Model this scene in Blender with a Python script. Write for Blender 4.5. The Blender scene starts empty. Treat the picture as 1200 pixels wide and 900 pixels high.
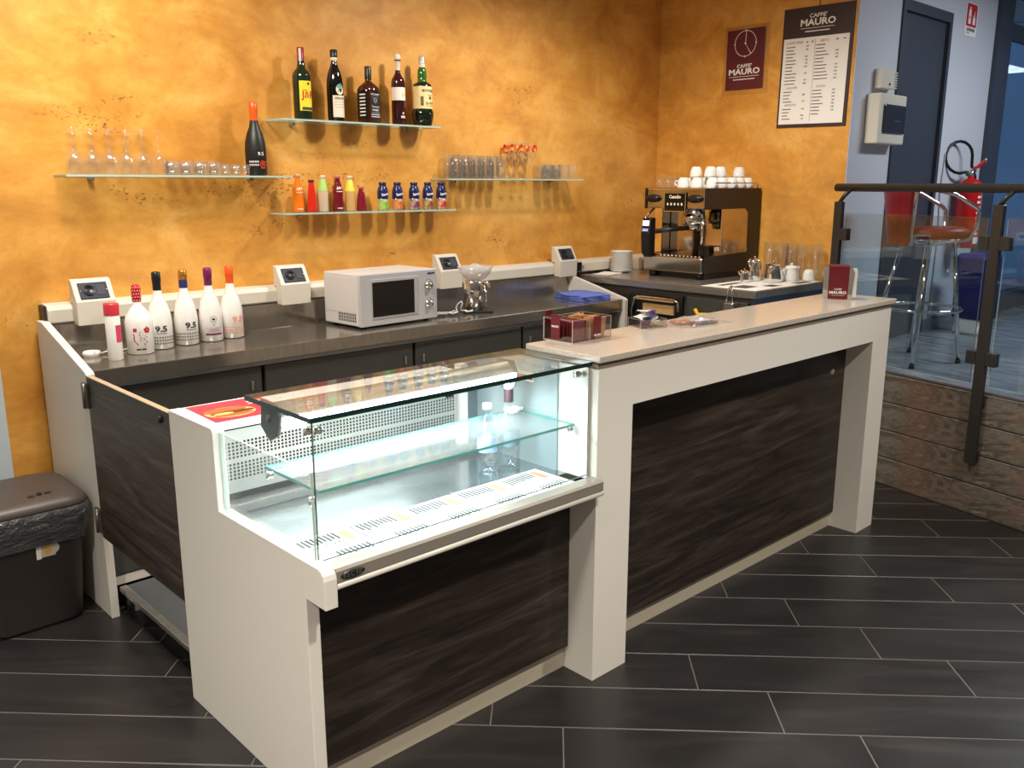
import bpy, bmesh, math, random
from mathutils import Vector, Matrix
random.seed(7)
R = math.radians
S = bpy.context.scene
COL = S.collection

# ------------------------------------------------------------------ camera, world, lights, exposure
cd = bpy.data.cameras.new('camera'); cd.sensor_width = 36; cd.lens = 1039.3/1200*36
cd.clip_start = .05; cd.clip_end = 100
cam = bpy.data.objects.new('camera', cd); COL.objects.link(cam)
cam.location = (0, 0, 1.6); cam.rotation_euler = (R(90-12.72), 0, R(-43.24))
S.camera = cam
W = bpy.data.worlds.new('world'); S.world = W; W.use_nodes = True
W.node_tree.nodes['Background'].inputs[0].default_value = (.34, .50, .74, 1)
W.node_tree.nodes['Background'].inputs[1].default_value = .7
S.view_settings.view_transform = 'Standard'; S.view_settings.look = 'None'
S.view_settings.gamma = 1; S.view_settings.use_curve_mapping = False
S.view_settings.exposure = 0.0

def spot(name, loc, power, color=(1, .87, .70), size=150, radius=.07, target=None):
    l = bpy.data.lights.new(name, 'SPOT'); l.energy = power; l.color = color
    l.spot_size = R(size); l.spot_blend = .6; l.shadow_soft_size = radius
    o = bpy.data.objects.new(name, l); COL.objects.link(o); o.location = loc
    if target:
        o.rotation_euler = (Vector(target)-Vector(loc)).to_track_quat('-Z', 'Y').to_euler()
    return o
NEU = (1, .93, .83)
for (x, y, p, r, sz) in [(3.35, 2.60, 134, .09, 160), (1.3, .05, 225, .08, 118), (3.4, .0, 240, .08, 118), (-1.0, 1.1, 450, .15, 118), (-1.0, -1.6, 150, .1, 140)]:
    spot('ceiling_downlight_lamp', (x, y, 2.93), p, NEU, sz, r)
def panel(name, loc, sx, sy, p, col):
    l = bpy.data.lights.new(name, 'AREA'); l.shape = 'RECTANGLE'; l.size = sx; l.size_y = sy; l.energy = p; l.color = col
    o = bpy.data.objects.new(name, l); COL.objects.link(o); o.location = loc
panel('ceiling_panel_lamp', (1.0, 2.75, 2.94), .6, .6, 72, NEU)
panel('platform_fill_light', (6.2, .9, 2.94), 1.2, .3, 52, (.88, .94, 1))  # unseen fill light added to brighten the grey wall

# ------------------------------------------------------------------ materials
def lin(c):
    c /= 255
    return c/12.92 if c <= .04045 else ((c+.055)/1.055)**2.4
def rgb(r, g, b): return (lin(r), lin(g), lin(b), 1)
MATS = {}
def mat(name, col=(200, 200, 200), rough=.5, metal=0, spec=.5, emit=0, coat=0):
    if name in MATS: return MATS[name]
    m = bpy.data.materials.new(name); m.use_nodes = True; MATS[name] = m
    b = m.node_tree.nodes['Principled BSDF']
    b.inputs['Base Color'].default_value = rgb(*col)
    b.inputs['Roughness'].default_value = rough; b.inputs['Metallic'].default_value = metal
    b.inputs['Specular IOR Level'].default_value = spec
    b.inputs['Coat Weight'].default_value = coat
    if emit:
        b.inputs['Emission Color'].default_value = rgb(*col); b.inputs['Emission Strength'].default_value = emit
    return m
class NT:
    def __init__(s, m): s.t = m.node_tree; s.b = s.t.nodes['Principled BSDF']
    def n(s, typ, **kw):
        o = s.t.nodes.new(typ)
        for k, v in kw.items():
            if k.startswith('_'): setattr(o, k[1:], v)
            else: o.inputs[k.replace('__', ' ')].default_value = v
        return o
    def l(s, a, b): s.t.links.new(a, b)
    def coords(s, scale=(1, 1, 1), rot=(0, 0, 0)):
        c = s.n('ShaderNodeTexCoord'); m = s.n('ShaderNodeMapping'); m.inputs['Scale'].default_value = scale; m.inputs['Rotation'].default_value = rot
        s.l(c.outputs['Object'], m.inputs['Vector']); return m.outputs['Vector']
    def noise(s, vec, scale, detail=6, rough=.55, dist=0):
        n = s.n('ShaderNodeTexNoise', Scale=scale, Detail=detail, Roughness=rough, Distortion=dist); s.l(vec, n.inputs['Vector']); return n.outputs['Fac']
    def ramp(s, fac, stops):
        r = s.n('ShaderNodeValToRGB'); e = r.color_ramp.elements
        while len(e) < len(stops): e.new(.5)
        for el, (p, c) in zip(e, stops): el.position = p; el.color = c
        s.l(fac, r.inputs['Fac']); return r.outputs['Color']
    def mix(s, fac, a, b, typ='MIX'):
        m = s.n('ShaderNodeMix', _data_type='RGBA', _blend_type=typ)
        for sock, v in ((m.inputs[0], fac), (m.inputs[6], a), (m.inputs[7], b)):
            if hasattr(v, 'links'): s.l(v, sock)
            else: sock.default_value = v
        return m.outputs[2]
    def bump(s, h, strength=.2, dist=.01):
        b = s.n('ShaderNodeBump', Strength=strength, Distance=dist); s.l(h, b.inputs['Height']); s.l(b.outputs[0], s.b.inputs['Normal'])
    def base(s, c): s.l(c, s.b.inputs['Base Color'])

def make_stucco():
    m = mat('orange_stucco', (210, 140, 55), .42, spec=.4); t = NT(m)
    v = t.coords()
    a = t.noise(v, .95, 12, .62, .35); b = t.noise(t.coords((1, 1, 1.5)), 2.9, 14, .66, .45); c = t.noise(t.coords((1, 1, .8)), 16, 8, .7, .2)
    ca = t.ramp(a, [(.30, rgb(176, 112, 36)), (.5, rgb(214, 151, 64)), (.70, rgb(240, 188, 104))])
    cb = t.ramp(b, [(.32, rgb(166, 104, 36)), (.50, rgb(214, 150, 64)), (.58, rgb(228, 170, 84)), (.74, rgb(246, 204, 128))])
    col = t.mix(.55, ca, cb)
    cc = t.ramp(c, [(.3, (.86, .84, .80, 1)), (.65, (1.06, 1.06, 1.06, 1))])
    col = t.mix(.6, col, cc, 'MULTIPLY')
    # trowel pits in drifts
    pm = t.ramp(t.noise(t.coords((.7, .7, 3.2)), 1.7, 4, .5, .6), [(.60, (0, 0, 0, 1)), (.68, (1, 1, 1, 1))])
    pp = t.ramp(t.noise(t.coords((1, 1, 1.5)), 62, 3, .6, .4), [(.57, (0, 0, 0, 1)), (.64, (1, 1, 1, 1))])
    pit = t.mix(1, pm, pp, 'MULTIPLY')
    col = t.mix(pit, col, rgb(124, 78, 32))
    t.base(col); t.bump(b, .25, .012)
    return m
def make_wood(name, axis):
    m = mat(name, (60, 50, 43), .42, spec=.35); t = NT(m)
    g = {'x': .96, 'y': 1.28}[axis]      # the gate laminate is toned lighter
    sc = {'x': (.8, 1, 9), 'y': (1, .8, 9)}[axis]
    v = t.coords(sc, (0, R(6), 0) if axis == 'x' else (R(6), 0, 0))
    a = t.noise(v, 2.2, 9, .62, 1.3); b = t.noise(t.coords(tuple(q*3 for q in sc)), 5, 6, .6, .6)
    ca = t.ramp(a, [(.30, rgb(*[q*g for q in (27, 22, 19)])), (.46, rgb(*[q*g for q in (45, 37, 32)])), (.56, rgb(*[q*g for q in (58, 49, 42)])), (.72, rgb(*[q*g for q in (80, 69, 60)]))])
    cb = t.ramp(b, [(.35, (.72, .72, .72, 1)), (.6, (1.05, 1.05, 1.05, 1))])
    t.base(t.mix(.8, ca, cb, 'MULTIPLY')); t.bump(b, .08, .002)
    return m
def make_tile():
    m = mat('dark_floor_tile', (38, 35, 33), .36, spec=.45); t = NT(m)
    v = t.coords((.8, 3.2, 1)); oi = t.n('ShaderNodeObjectInfo')
    ad = t.n('ShaderNodeVectorMath', _operation='ADD'); t.l(v, ad.inputs[0])
    mu = t.n('ShaderNodeVectorMath', _operation='SCALE', Scale=23.0); cmb = t.n('ShaderNodeCombineXYZ')
    t.l(oi.outputs['Random'], cmb.inputs[0]); t.l(oi.outputs['Random'], cmb.inputs[1]); t.l(cmb.outputs[0], mu.inputs[0]); t.l(mu.outputs[0], ad.inputs[1])
    a = t.noise(ad.outputs[0], 2.0, 8, .6, .8)
    t.base(t.ramp(a, [(.3, rgb(29, 27, 27)), (.58, rgb(37, 34, 33)), (.76, rgb(50, 45, 42))]))
    r = t.ramp(a, [(.3, (.28, .28, .28, 1)), (.7, (.46, .46, .46, 1))]); t.l(r, t.b.inputs['Roughness'])
    t.bump(a, .05, .002)
    return m
def make_stone():
    m = mat('swirled_brown_stone', (100, 85, 70), .45); t = NT(m)
    v = t.coords((1, 1, 2.6))
    a = t.noise(v, 2.3, 9, .62, 2.6); b = t.noise(v, 30, 6, .65); c = t.noise(t.coords(), 2.2, 3, .5, .7)
    ca = t.ramp(a, [(.30, rgb(52, 48, 45)), (.45, rgb(116, 108, 96)), (.56, rgb(82, 76, 69)), (.72, rgb(156, 144, 127))])
    ca = t.mix(t.ramp(c, [(.54, (0, 0, 0, 1)), (.68, (.35, .35, .35, 1))]), ca, rgb(146, 108, 86))
    cb = t.ramp(b, [(.3, (.55, .55, .55, 1)), (.65, (1.15, 1.15, 1.15, 1))])
    t.base(t.mix(.75, ca, cb, 'MULTIPLY')); t.bump(b, .15, .004)
    return m
def make_speck(name, c0, c1, scale, rough, metal=0, sc=(1, 1, 1), coat=0):
    m = mat(name, c0, rough, metal, coat=coat); t = NT(m)
    a = t.noise(t.coords(sc), scale, 6, .6, .2)
    t.base(t.ramp(a, [(.35, rgb(*c0)), (.65, rgb(*c1))]))
    return m
def glass_mat(name, tint=(1, 1, 1), base=.045, rough=.0, gtint=(1, 1, 1), k=.9, haze=0):
    m = bpy.data.materials.new(name); m.use_nodes = True; MATS[name] = m; nt = m.node_tree; nt.nodes.clear()
    N = nt.nodes.new; L = nt.links.new
    tr = N('ShaderNodeBsdfTransparent'); tr.inputs[0].default_value = (*tint, 1)
    gl = N('ShaderNodeBsdfGlossy'); gl.inputs['Roughness'].default_value = rough; gl.inputs[0].default_value = (*gtint, 1)
    lw = N('ShaderNodeLayerWeight'); lw.inputs['Blend'].default_value = .5
    pw = N('ShaderNodeMath'); pw.operation = 'POWER'; pw.inputs[1].default_value = 4.0
    ma = N('ShaderNodeMath'); ma.operation = 'MULTIPLY_ADD'; ma.inputs[1].default_value = k; ma.inputs[2].default_value = base
    mx = N('ShaderNodeMixShader'); ou = N('ShaderNodeOutputMaterial')
    L(lw.outputs['Facing'], pw.inputs[0]); L(pw.outputs[0], ma.inputs[0]); L(ma.outputs[0], mx.inputs[0])
    L(tr.outputs[0], mx.inputs[1]); L(gl.outputs[0], mx.inputs[2]); L(mx.outputs[0], ou.inputs[0])
    if haze:  # white diffuse share: pale glare painted on glass, milkiness of plastic
        df = N('ShaderNodeBsdfDiffuse'); df.inputs[0].default_value = (.85, .9, .9, 1); m2 = N('ShaderNodeMixShader'); m2.inputs[0].default_value = haze
        L(mx.outputs[0], m2.inputs[1]); L(df.outputs[0], m2.inputs[2]); L(m2.outputs[0], ou.inputs[0])
    return m
STUCCO = make_stucco(); WOODX = make_wood('dark_wood_laminate_x', 'x'); WOODY = make_wood('dark_wood_laminate_y', 'y')
TILE = make_tile(); STONE = make_stone()
WHITE = mat('white_laminate', (222, 217, 208), .38)
CREAM = mat('cream_plastic', (214, 208, 194), .42)
BEIGE_EDGE = mat('beige_edge', (176, 152, 128), .5)
SLAB = make_speck('beige_quartz', (182, 170, 156), (192, 181, 167), 90, .13)
STEEL = make_speck('brushed_steel', (158, 154, 147), (178, 174, 167), 30, .26, .75, (1, 1, 6))
TOPSTEEL = make_speck('worktop_steel', (150, 143, 133), (164, 157, 147), 20, .15, .8, (4, 1, 1))
CHROME = mat('chrome', (225, 225, 225), .06, 1)
GREYDOOR = mat('grey_fridge_door', (82, 82, 78), .38, .35)
DARK = mat('dark_gap', (14, 14, 14), .6)
GROUT = mat('grey_grout', (96, 91, 86), .8)
PLASTER = mat('grey_plaster', (196, 200, 210), .7)
PALEBLUE = mat('pale_blue_plaster', (196, 208, 214), .7)
NEUTRAL = mat('room_paint', (214, 204, 188), .8)
CEIL = mat('ceiling_paint', (225, 220, 210), .9)
CHAR = mat('charcoal_metal', (58, 55, 52), .38, .4)
DOORGREY = mat('dark_grey_door', (58, 64, 76), .45)
BLACK = mat('black_plastic', (20, 20, 21), .35)
BLACKG = mat('black_gloss', (10, 10, 11), .08)
PAPER = mat('white_paper', (238, 236, 230), .7)
WHITEG = mat('white_gloss', (238, 236, 232), .12)
GLASS = glass_mat('clear_glass', (.94, .975, .965), .045, k=.6, haze=.02)
SHELFGLASS = glass_mat('glare_glass', (.94, .97, .965), .035, k=.35, haze=.045)  # diffuse white mixed in stands for the pale LED glare on the shelf
RAILGLASS = glass_mat('rail_glass', (.80, .88, .90), .06)
WINGLASS = glass_mat('window_glass', (.42, .52, .62), .07)
CUPGLASS = glass_mat('drinking_glass', (.988, .99, .988), .06, .06, k=.55, haze=.02)
ACRYL = glass_mat('acrylic', (.95, .93, .92), .07)
FILM = glass_mat('plastic_film', (.95, .95, .97), .14, .12, haze=.06)
EDGE = mat('glass_edge_green', (70, 150, 140), .1, spec=.8)
EDGED = mat('glass_edge_dark', (14, 46, 42), .1, spec=.8)
EDGEP = mat('glass_edge_pale', (176, 198, 182), .15, spec=.6)
BURG = mat('burgundy', (104, 22, 36), .35)
WHITEP = mat('white_print', (245, 240, 235), .5)
RED = mat('red_enamel', (190, 22, 26), .25)

# ------------------------------------------------------------------ mesh helpers
class MB:
    def __init__(s, org=(0, 0, 0)): s.bm = bmesh.new(); s.org = Vector(org)
    def _mi(s, faces, mi):
        for f in faces: f.material_index = mi
    def box(s, x0, x1, y0, y1, z0, z1, mi=0, bev=0, seg=2):
        r = bmesh.ops.create_cube(s.bm, size=1); vs = r['verts']
        for v in vs: v.co = Vector((x0+(v.co.x+.5)*(x1-x0), y0+(v.co.y+.5)*(y1-y0), z0+(v.co.z+.5)*(z1-z0)))
        fs = list({f for v in vs for f in v.link_faces}); s._mi(fs, mi)
        if bev:
            es = list({e for v in vs for e in v.link_edges})
            bmesh.ops.bevel(s.bm, geom=es, offset=bev, segments=seg, affect='EDGES', profile=.5, material=mi)
        return s
    def prism(s, poly, axis, a, b, mi=0, bev=0):
        def P(p, t):
            return {'x': (t, p[0], p[1]), 'y': (p[0], t, p[1]), 'z': (p[0], p[1], t)}[axis]
        A = [s.bm.verts.new(P(p, a)) for p in poly]; B = [s.bm.verts.new(P(p, b)) for p in poly]
        fs = [s.bm.faces.new(A), s.bm.faces.new(B)]
        n = len(poly)
        for i in range(n): fs.append(s.bm.faces.new((A[i], A[(i+1) % n], B[(i+1) % n], B[i])))
        s._mi(fs, mi)
        bmesh.ops.recalc_face_normals(s.bm, faces=fs)
        if bev:
            es = list({e for f in fs[:2] for e in f.edges})
            bmesh.ops.bevel(s.bm, geom=es, offset=bev, segments=2, affect='EDGES', profile=.5, material=mi)
        return s
    def lathe(s, prof, c=(0, 0, 0), seg=28, mi=0, axis=None, a0=0, a1=2*math.pi):
        full = abs(a1-a0-2*math.pi) < 1e-6; rings = []
        n = seg if full else seg+1
        q = Vector((0, 0, 1)).rotation_difference(Vector(axis).normalized()) if axis else None
        def T(p):
            p = Vector(p)
            if q: p.rotate(q)
            return p+Vector(c)
        for r, z in prof:
            if r < 1e-6: rings.append([s.bm.verts.new(T((0, 0, z)))])
            else: rings.append([s.bm.verts.new(T((r*math.cos(a0+(a1-a0)*i/seg), r*math.sin(a0+(a1-a0)*i/seg), z))) for i in range(n)])
        for A, B in zip(rings, rings[1:]):
            m = max(len(A), len(B)); rng = m if full else m-1
            if len(A) == len(B) == 1: continue
            for i in range(rng):
                j = (i+1) % m
                if len(A) == 1: f = s.bm.faces.new((A[0], B[j], B[i]))
                elif len(B) == 1: f = s.bm.faces.new((A[i], A[j], B[0]))
                else: f = s.bm.faces.new((A[i], A[j], B[j], B[i]))
                f.material_index = mi; f.smooth = True
        return s
    def cyl(s, p0, p1, r0, r1=None, seg=16, mi=0):
        p0 = Vector(p0); p1 = Vector(p1); r1 = r0 if r1 is None else r1; L = (p1-p0).length
        return s.lathe([(0, 0), (r0, 0), (r1, L), (0, L)], p0, seg, mi, p1-p0)
    def tube(s, pts, r, seg=8, mi=0, closed=False):
        pts = [Vector(p) for p in pts]; n = len(pts); rings = []; nor = None
        for i, p in enumerate(pts):
            if closed: d = pts[(i+1) % n]-pts[i-1]
            else: d = pts[min(i+1, n-1)]-pts[max(i-1, 0)]
            d.normalize()
            if nor is None: nor = d.orthogonal().normalized()
            else: nor = (nor-d*nor.dot(d)).normalized()
            bi = d.cross(nor)
            rings.append([s.bm.verts.new(p+r*(math.cos(2*math.pi*k/seg)*nor+math.sin(2*math.pi*k/seg)*bi)) for k in range(seg)])
        prs = list(zip(rings, rings[1:]))+([(rings[-1], rings[0])] if closed else [])
        for A, B in prs:
            for k in range(seg):
                f = s.bm.faces.new((A[k], A[(k+1) % seg], B[(k+1) % seg], B[k])); f.smooth = True; f.material_index = mi
        if not closed:
            for ring in (rings[0], rings[-1]):
                f = s.bm.faces.new(ring); f.material_index = mi
        return s
    def sphere(s, c, r, sc=(1, 1, 1), mi=0, seg=16):
        M = Matrix.Translation(c) @ Matrix.Diagonal((*sc, 1))
        g = bmesh.ops.create_uvsphere(s.bm, u_segments=seg, v_segments=seg//2+2, radius=r, matrix=M)
        for f in {f for v in g['verts'] for f in v.link_faces}: f.smooth = True; f.material_index = mi
        return s
    def quad(s, pts, mi=0):
        f = s.bm.faces.new([s.bm.verts.new(p) for p in pts]); f.material_index = mi; return s
    def patch(s, r, z0, z1, a0, a1, seg=14, mi=0, zs=2):
        # a label wrapped around a round bottle
        V = [[s.bm.verts.new((r*math.cos(a0+(a1-a0)*i/seg), r*math.sin(a0+(a1-a0)*i/seg), z0+(z1-z0)*k/(zs-1))) for i in range(seg+1)] for k in range(zs)]
        for k in range(zs-1):
            for i in range(seg):
                f = s.bm.faces.new((V[k][i], V[k][i+1], V[k+1][i+1], V[k+1][i])); f.smooth = True; f.material_index = mi
        return s
    def xform(s, M): bmesh.ops.transform(s.bm, matrix=M, verts=s.bm.verts); return s
    def mesh(s, name, mats):
        if s.org.length: bmesh.ops.translate(s.bm, vec=-s.org, verts=s.bm.verts)
        bmesh.ops.recalc_face_normals(s.bm, faces=s.bm.faces)
        me = bpy.data.meshes.new(name); s.bm.to_mesh(me); s.bm.free()
        for m in (mats if isinstance(mats, (list, tuple)) else [mats]): me.materials.append(m)
        return me
    def obj(s, name, mats, parent=None, loc=None, rot=None):
        o = bpy.data.objects.new(name, s.mesh(name, mats)); COL.objects.link(o)
        if parent: o.parent = parent
        if loc: o.location = loc
        if rot: o.rotation_euler = rot
        return o
def tag(o, label, cat, group=None):
    o['label'] = label; o['category'] = cat
    if group: o['group'] = group
    return o
def thing(name, label, cat, loc=(0, 0, 0), rotz=0, group=None):
    o = bpy.data.objects.new(name, None); COL.objects.link(o); o.empty_display_size = .05
    o.location = loc; o.rotation_euler = (0, 0, rotz)
    return tag(o, label, cat, group)
def struct(o): o['kind'] = 'structure'; return o
def plabel(o, t): o['label'] = t; return o
def dup(root, loc=None, rotz=None, label=None):
    r = root.copy(); COL.objects.link(r)
    if loc: r.location = loc
    if rotz is not None: r.rotation_euler = (0, 0, rotz)
    if label: r['label'] = label
    for ch in list(root.children):
        c = ch.copy(); COL.objects.link(c); c.parent = r
        for g in list(ch.children):
            d = g.copy(); COL.objects.link(d); d.parent = c
    return r
TX = {}
def text_mesh(body, size, bold=0, align='CENTER', sx=1):
    k = (body, size, bold, align, sx)
    if k not in TX:
        c = bpy.data.curves.new('t', 'FONT'); c.body = body; c.size = size; c.align_x = align; c.align_y = 'CENTER'
        c.offset = bold*size; c.resolution_u = 2
        o = bpy.data.objects.new('t', c)
        me = bpy.data.meshes.new_from_object(o); bpy.data.objects.remove(o); bpy.data.curves.remove(c)
        TX[k] = [(Vector((v.co.x*sx, v.co.y, 0))) for v in me.vertices], [tuple(p.vertices) for p in me.polygons]
        bpy.data.meshes.remove(me)
    return TX[k]
class Print:
    """flat print gathered into one mesh: text and marks laid on a plane or round a bottle"""
    def __init__(s, fn): s.fn = fn; s.v = []; s.f = []; s.m = []
    def add(s, vs, fs, mi, up=0):
        s.k = getattr(s, 'k', 0)+up*.00012
        b = len(s.v); s.v += [tuple(s.fn(x, y, s.k+mi*.0002)) for x, y in vs]; s.f += [tuple(b+i for i in f) for f in fs]; s.m += [mi]*len(fs)
    def text(s, t, x, y, size, mi=0, bold=0, align='CENTER', rot=0, sx=1):
        vs, fs = text_mesh(t, size, bold, align, sx); c, sn = math.cos(rot), math.sin(rot)
        s.add([(x+v.x*c-v.y*sn, y+v.x*sn+v.y*c) for v in vs], fs, mi); return s
    def rect(s, x0, x1, y0, y1, mi=0):
        n = 5
        vs = [(x0+(x1-x0)*i/n, y0) for i in range(n+1)]+[(x0+(x1-x0)*i/n, y1) for i in range(n+1)]
        s.add(vs, [(i, i+1, n+2+i, n+1+i) for i in range(n)], mi); return s
    def disc(s, x, y, rx, ry=None, mi=0, n=20):
        ry = ry or rx
        s.add([(x+rx*math.cos(2*math.pi*i/n), y+ry*math.sin(2*math.pi*i/n)) for i in range(n)], [tuple(range(n))], mi, 1 if n == 20 else 0); return s
    def ring(s, x, y, r0, r1, mi=0, n=40, a0=0, a1=2*math.pi):
        vs = []
        for i in range(n+1):
            a = a0+(a1-a0)*i/n; vs += [(x+r0*math.cos(a), y+r0*math.sin(a)), (x+r1*math.cos(a), y+r1*math.sin(a))]
        s.add(vs, [(2*i, 2*i+1, 2*i+3, 2*i+2) for i in range(n)], mi); return s
    def poly(s, pts, mi=0): s.add(pts, [tuple(range(len(pts)))], mi, 1); return s
    def obj(s, name, mats, parent):
        me = bpy.data.meshes.new(name); me.from_pydata(s.v, [], s.f)
        for m in (mats if isinstance(mats, (list, tuple)) else [mats]): me.materials.append(m)
        for p, i in zip(me.polygons, s.m): p.material_index = i
        o = bpy.data.objects.new(name, me); COL.objects.link(o); o.parent = parent
        return o
def plane_fn(o, right, up, off=(0, 0, 0)):
    o = Vector(o)+Vector(off); right = Vector(right); up = Vector(up)
    nn = right.cross(up).normalized()
    return lambda x, y, d=0: o+right*x+up*y+nn*d
def cyl_fn(r, ang):
    # r may be a function of z for tapering bottles
    def f(x, y, d=0):
        rr = r(y) if callable(r) else r
        return Vector(((rr+d)*math.cos(ang+x/rr), (rr+d)*math.sin(ang+x/rr), y))
    return f
def slab_glass(parent, name, x0, x1, y0, y1, z0, z1, thin, edge, face=None, org=(0, 0, 0), bev=0):
    """glass sheet, its big faces clear and its rim in edge green; thin = thickness axis"""
    mb = MB(org).box(x0, x1, y0, y1, z0, z1)
    ax = 'xyz'.index(thin)
    for f in mb.bm.faces:
        f.normal_update(); f.material_index = 0 if abs(f.normal[ax]) > .5 else 1
    return mb.obj(name, [face or GLASS, edge], parent)

# ------------------------------------------------------------------ the room
YW, XW, YG = 3.83, 4.945, 2.478
def plat_x(y): return 4.675+(y-2.029)*.25
struct(MB().box(.865, XW+.1, YW, YW+.1, -.012, 3).obj('wall_back', STUCCO))
struct(MB().box(-3, .865, YW, YW+.1, -.012, 3).obj('wall_back_pale', PALEBLUE))
struct(MB().box(XW, XW+.1, YG+.004, YW, -.012, 3).obj('wall_side', STUCCO))
wg = MB(); wg.box(XW+.002, 5.47, YG, YG+.1, 0, 3).box(6.19, 6.95, YG, YG+.1, 0, 3).box(5.47, 6.19, YG, YG+.1, 2.66, 3)
struct(wg.obj('wall_right', PLASTER))
struct(MB().box(-3.1, -3, -4, 3.93, -.012, 3).obj('wall_left', NEUTRAL))
struct(MB().box(-3, 9, -4.1, -4, -.012, 3).obj('wall_rear', NEUTRAL))
struct(MB().box(-3, 9.1, -4.1, 3.93, 3, 3.05).obj('ceiling', CEIL))
floor = struct(MB().box(-3, 5.2, -4, YW, -.06, -.0012).obj('floor', GROUT))
# wood-look porcelain planks, laid at about 45 degrees to the bar
yaw = R(43.24); th = -yaw+R(-2.6)
e1 = Vector((math.cos(th), math.sin(th))); e2 = Vector((-math.sin(th), math.cos(th)))
PW, PL, G = .2225, .882, .0021
tile_me = MB().box(-PL/2+G, PL/2-G, -PW/2+G, PW/2-G, -.010, 0, bev=.0012, seg=1).mesh('floor_tile', TILE)
for k in range(-9, 17):
    for j in range(-6, 8):
        s_ = .487-.2205*k+PL*j+PL/2; t_ = 2.61+PW*(k+.5)
        s_ = (.487-.2205*k) % PL+PL*j-PL/2
        c = e1*s_+e2*t_
        f = c.x*math.sin(yaw)+c.y*math.cos(yaw); r = c.x*math.cos(yaw)-c.y*math.sin(yaw)
        if f < 1.2 or abs(r) > .72*f+1.3: continue
        ok = True
        for a in (-1, 0, 1):
            p = c+e1*a*PL/2
        if c.y > YW+.25 or c.x > plat_x(c.y)+.32 or c.x < -2.6 or c.y < -3.5: continue
        # fully under the fitted bar: not seen
        if 1.6 < c.x < 3.6 and 2.35 < c.y < 3.2: continue
        o = bpy.data.objects.new('floor_tile', tile_me); COL.objects.link(o); o.parent = floor
        o.location = (c.x, c.y, 0); o.rotation_euler = (0, 0, th)

# raised platform
PZ = .61
ed = Vector((-.25, -1, 0)).normalized(); nout = Vector((-1, .25, 0)).normalized(); P0 = Vector((plat_x(2.478), 2.478, 0))
plat = struct(MB().prism([(plat_x(2.478)+.03, 2.478), (9, 2.478), (9, -4), (plat_x(-4)+.03, -4)], 'z', -.005, PZ-.012).obj('floor_platform', GROUT))
def along(s, out, z): return P0+ed*s+nout*out+Vector((0, 0, z))
ch = PZ/4
st_me = {}
for i in range(4):
    for (a, b) in ((0, 1.55), (1.55, 3.1), (3.1, 4.7)):
        L = b-a-.003
        key = round(L, 3)
        mb = MB().box(0, L, -.03, 0, .002, ch-.003, bev=.002, seg=1)
        o = mb.obj('stone_plank', STONE, plat)
        o.location = along(a, 0, i*ch-.0005); o.rotation_euler = (0, 0, math.atan2(ed.y, ed.x))
PT = make_speck('grey_slate_tile', (104, 104, 110), (146, 146, 152), 4, .25, 0, (1, 4, 1))
tm = None
for i, (d0, d1) in enumerate(((.0, .40), (.40, 1.0), (1.0, 1.6), (1.6, 2.2), (2.2, 2.8), (2.8, 3.4))):
    for j in range(5):
        a, b = j*1.2-.7*(i % 2)-.5, (j+1)*1.2-.7*(i % 2)-.5
        mb = MB().box(a+.0015, b-.0015, d0+.0015, d1-.0015, -.012, 0, bev=.001, seg=1)
        o = mb.obj('platform_tile', PT, plat)
        # local y runs away from the edge
        o.matrix_local = Matrix.Translation(P0+Vector((0, 0, PZ))) @ Matrix(((ed.x, -nout.x, 0, 0), (ed.y, -nout.y, 0, 0), (0, 0, 1, 0), (0, 0, 0, 1)))
MB().box(0, 4.6, -.012, .02, -.004, .004, bev=.002, seg=1).obj('nosing', mat('brown_nosing', (70, 58, 50), .5), plat,
    loc=along(0, 0, PZ), rot=(0, 0, math.atan2(ed.y, ed.x)))
struct(MB().box(6.19, 6.95, YG-.012, YG-.0005, PZ, PZ+.075).obj('baseboard_right', PT))
# dark door
door = struct(MB().box(5.47, 6.19, YG+.012, YG+.05, PZ, 2.66).obj('door_1', DOORGREY))
m = MB(); m.box(5.47, 5.51, YG-.012, YG+.012, PZ, 2.66).box(6.15, 6.19, YG-.012, YG+.012, PZ, 2.66).box(5.51, 6.15, YG-.012, YG+.012, 2.60, 2.66)
m.obj('door_frame', DOORGREY, door)
# glazing
win = struct(MB().box(6.95, 7.20, YG-.03, YG+.06, PZ, 3).box(8.85, 9.0, YG-.03, YG+.06, PZ, 3).box(7.20, 8.85, YG-.03, YG+.06, PZ, PZ+.14).box(7.20, 8.85, YG-.02, YG+.05, 2.62, 2.72).box(7.20, 8.85, YG-.03, YG+.06, 2.92, 3).obj('window_1', DOORGREY))
MB().box(7.20, 8.85, YG+.01, YG+.018, PZ+.14, 2.62).obj('pane', WINGLASS, win)
MB().box(7.20, 8.85, YG+.01, YG+.018, 2.72, 2.92).obj('pane', WINGLASS, win)
win2 = MB().box(9, 9.08, -4, YG+.06, PZ, PZ+.14).box(9, 9.08, -4, YG+.06, 2.85, 3)
for y in (-4, -2.4, -.8, .8, 2.40): win2.box(9, 9.08, y, y+.12, PZ+.14, 2.85)
win2 = struct(win2.obj('window_2', DOORGREY))
for y in (-3.88, -2.28, -.68, .92): MB().box(9.03, 9.038, y, y+1.48, PZ+.14, 2.85).obj('pane', WINGLASS, win2)

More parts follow.
